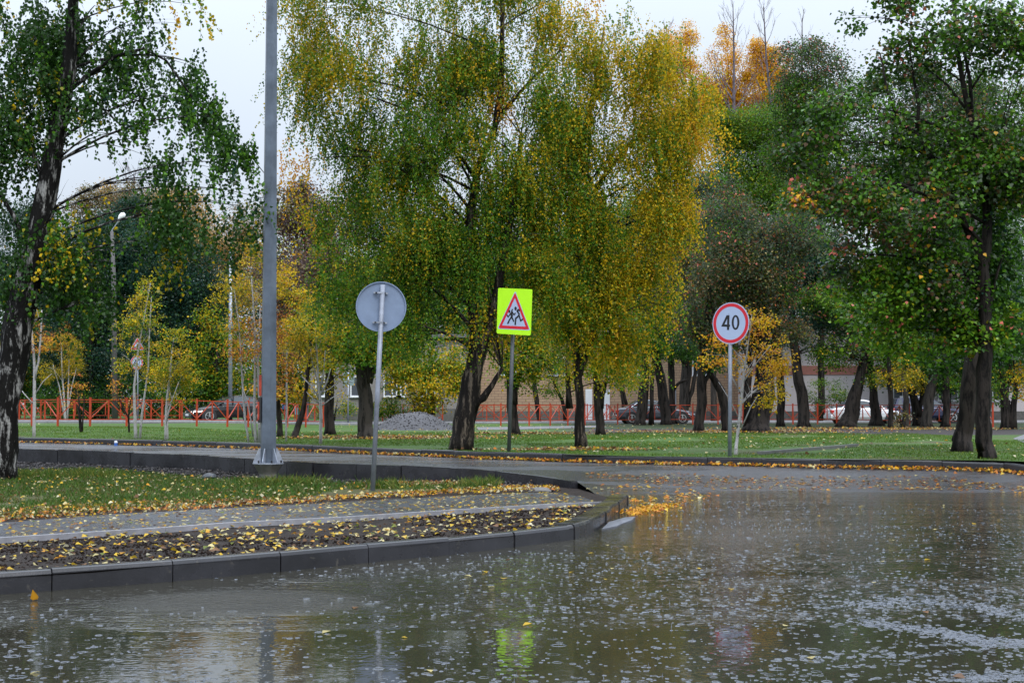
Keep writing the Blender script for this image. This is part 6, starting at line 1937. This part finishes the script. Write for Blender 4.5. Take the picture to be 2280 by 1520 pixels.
litter("fallen_leaves", pp, lambda x, y: max(0.0, road_z(x, y)), dict(gold=.35, orange=.25, pale=.25, yellow=.15), .05, .10, 64, "loose golden leaves washed up round the corner of the island", .2, .008, .2)
c1, c2 = hit(1400, 1147, lambda x, y: 0), hit(1490, 1128, lambda x, y: 0)
tt = rt.uniform(0, 1, (300, 1))
pp = np.array(c1[:2]) * (1 - tt) + np.array(c2[:2]) * tt + rt.normal(0, 1, (300, 2)) * np.array([.10, .22])
litter("fallen_leaves", pp, lambda x, y: max(0.012, road_z(x, y)), dict(gold=.6, orange=.2, yellow=.2), .045, .085, 65, "bright golden leaf raft floating beside the broken slab", .3, .012, .25)
pp = scatter([(-3.2, 8), (4.2, 8), (9, 22), (3, 22), (1.5, 17)], 60, 67)
litter("floating_leaves", pp, lambda x, y: .002, dict(pale=.5, yellow=.3, brown=.2), .04, .08, 66, "single pale leaves floating far apart on the flooded road", .1, .003, .1)
q = hit(84, 1336, lambda x, y: 0)
lone = litter("floating_leaf", np.array([[q.x, q.y]]), lambda x, y: .004, dict(gold=1), .085, .086, 69, "lone gold leaf standing on the water by the near kerb at left", 1.2, .004, .3)
del lone["kind"]
lone["category"] = "leaf"
g = scatter([(x, y + .3) for x, y in lp if y < 60] + [(14, 45), (12, 80), (-12, 80), (-30, 60)], 1500, 68)
g = keep(g, 81, .25, -.15)
litter("fallen_leaves", g, lawn_z, dict(pale=.3, cream=.2, yellow=.2, brown=.2, gold=.1), .05, .10, 70, "pale leaves dotted over the lawn under the birches", .5, .03, .2)
for (px, py, sx_, sy_, n_, sd) in ((870, 975, 3.2, 2.2, 1500, 72), (1180, 966, 2.5, 1.5, 700, 73), (1620, 962, 5, 2.2, 1500, 74), (1950, 955, 7, 3, 1500, 75), (1290, 1002, 2.0, .5, 350, 76)):
    c_ = hit(px, py, lawn_z)
    litter("fallen_leaves", rt.normal(0, .5, (n_, 2)) * np.array([sx_, sy_]) + np.array(c_[:2]), lawn_z, dict(brown=.5, pale=.2, orange=.15, yellow=.15), .06, .11, sd, {72: "brown leaves round the thick dark trunk", 73: "brown leaves under the forked trunk behind the warning sign", 74: "leaves on the dark soil behind the speed limit sign", 75: "leaves under the trunks in front of the parked cars", 76: "tan leaves at the foot of the yellow-green birch"}[sd], .5, .03, .2)

# ---- clods of soil and rubble
pts = scatter(din, 14000, 81)
pts = keep(pts, 83, 1.4, -.35)
V3 = np.column_stack([pts, [gi(x, y) - .018 for x, y in pts]])
sv, sf = stones(V3, .005, .022, 85, .8)
tint = np.repeat(np.random.default_rng(5).uniform(.35, 1.2, (len(V3), 1)) * np.array([[.022, .015, .012]]), 6, 0)
stuff(mesh_np("soil_clods", sv, sf, leaf_mat("clod_tinted", .8, 0.0, 0.06), tint=tint), "dark crumbly clods of earth behind the near kerb", "soil")
rp_ = [tuple(hit(a, b_, island_z)[:2]) for a, b_ in [(30, 1046), (200, 1046), (430, 1060), (700, 1076), (1000, 1080), (1230, 1094), (1240, 1082), (1080, 1062), (880, 1052), (700, 1048), (480, 1036), (250, 1026), (40, 1022)]]
pts = scatter(rp_, 5200, 91)
V3 = np.column_stack([pts, [gi(x, y) for x, y in pts]])
sv, sf = stones(V3, .012, .05, 93, .75)
rc = np.random.default_rng(6)
tint = np.repeat(rc.uniform(.2, 1.0, (len(V3), 1)) ** 3 * np.array([[.09, .08, .08]]) + .008, 6, 0)
stuff(mesh_np("rubble", sv, sf, MATS["stone_tinted"], tint=tint), "dark stones and crumbled soil along the foot of the rear kerb", "rubble")

# ---- rain striking the water: small rings, crowns and thrown drops
RAINM = simple("splash_water", (.068, .078, .098), 0.16, var=.1, spec=.8)
r = np.random.default_rng(99)
n = 13000
yy_ = 7.6 + (23 - 7.6) * r.uniform(0, 1, n) ** 1.25
xx_ = r.uniform(-.40, .42, n) * yy_ * .95
ok = (np.array([dn(x, y) for x, y in zip(xx_, yy_)]) < -.15) | (xx_ > 1.7)
ok &= np.array([road_z(x, y) < -.01 for x, y in zip(xx_, yy_)])
dd = pn(np.column_stack([xx_ * .5, yy_ * .8, yy_ * 0]), 5, .8)
ok &= (r.uniform(-.9, .8, n) < 1.3 * dd + .4 * (yy_ > 10.2) - .25)
xx_, yy_ = xx_[ok], yy_[ok]
# bands of bubbles drifting on the right
for pl_, cnt, sg in (([(1890, 1352), (2040, 1334), (2180, 1350), (2330, 1380)], 480, .11), ([(1920, 1384), (2080, 1404), (2190, 1428), (2330, 1436)], 640, .095), ([(1700, 1470), (1900, 1462), (2100, 1450), (2300, 1436)], 120, .05), ([(2120, 1512), (2330, 1500)], 260, .10)):
    Wp = np.array([hit(a, b_, lambda x, y: 0.0)[:2] for a, b_ in pl_])
    tt = r.uniform(0, len(Wp) - 1, cnt)
    i_ = tt.astype(int)
    Q_ = Wp[i_] + (Wp[np.minimum(i_ + 1, len(Wp) - 1)] - Wp[i_]) * (tt - i_)[:, None] + r.normal(0, sg, (cnt, 2))
    xx_, yy_ = np.concatenate([xx_, Q_[:, 0]]), np.concatenate([yy_, Q_[:, 1]])
n = len(xx_)
m_ = 9
ang = np.linspace(0, 2 * PI, m_, endpoint=False)
rad = np.clip(r.lognormal(-4.45, .55, n), .004, .05)
hgt = r.uniform(.0004, .0022, n)
rings = []
for fr, fz in ((.72, 0.0), (.92, 1.0), (1.15, 0.0)):
    X = xx_[:, None] + rad[:, None] * fr * np.cos(ang)[None]
    Yv = yy_[:, None] + rad[:, None] * fr * np.sin(ang)[None]
    Z = np.broadcast_to((hgt * fz)[:, None], X.shape) + (r.uniform(0, .001, X.shape) if fz else -.001)
    rings.append(np.stack([X, Yv, Z], -1))
V = np.stack(rings, 1)            # n,3,m,3
q = []
for s in range(2):
    for j in range(m_):
        q.append((s * m_ + j, s * m_ + (j + 1) % m_, (s + 1) * m_ + (j + 1) % m_, (s + 1) * m_ + j))
Q = (np.array(q)[None] + (np.arange(n) * 3 * m_)[:, None, None]).reshape(-1, 4)
stuff(mesh_np("rain_splashes", V.reshape(-1, 3), Q, RAINM), "small pale rings and crowns where rain strikes the flooded road", "rain splashes")
k_ = r.uniform(0, 1, n) < .07
xs, ys = xx_[k_], yy_[k_]
n2 = len(xs)
hs = r.uniform(.012, .038, n2)
wd_ = r.uniform(.0018, .0034, n2)
a3 = np.array([0, 2.09, 4.19])
base_ = np.stack([xs[:, None] + wd_[:, None] * np.cos(a3), ys[:, None] + wd_[:, None] * np.sin(a3), np.zeros((n2, 3))], -1)
tip_ = np.stack([xs + r.normal(0, .003, n2), ys, hs], -1)[:, None, :]
V = np.concatenate([base_, tip_], 1)
fi = np.array([(0, 1, 3), (1, 2, 3), (2, 0, 3)])
stuff(mesh_np("rain_jets", V.reshape(-1, 3), (fi[None] + (np.arange(n2) * 4)[:, None, None]).reshape(-1, 3), RAINM), "thin jets of water thrown up by heavy raindrops", "rain splashes")
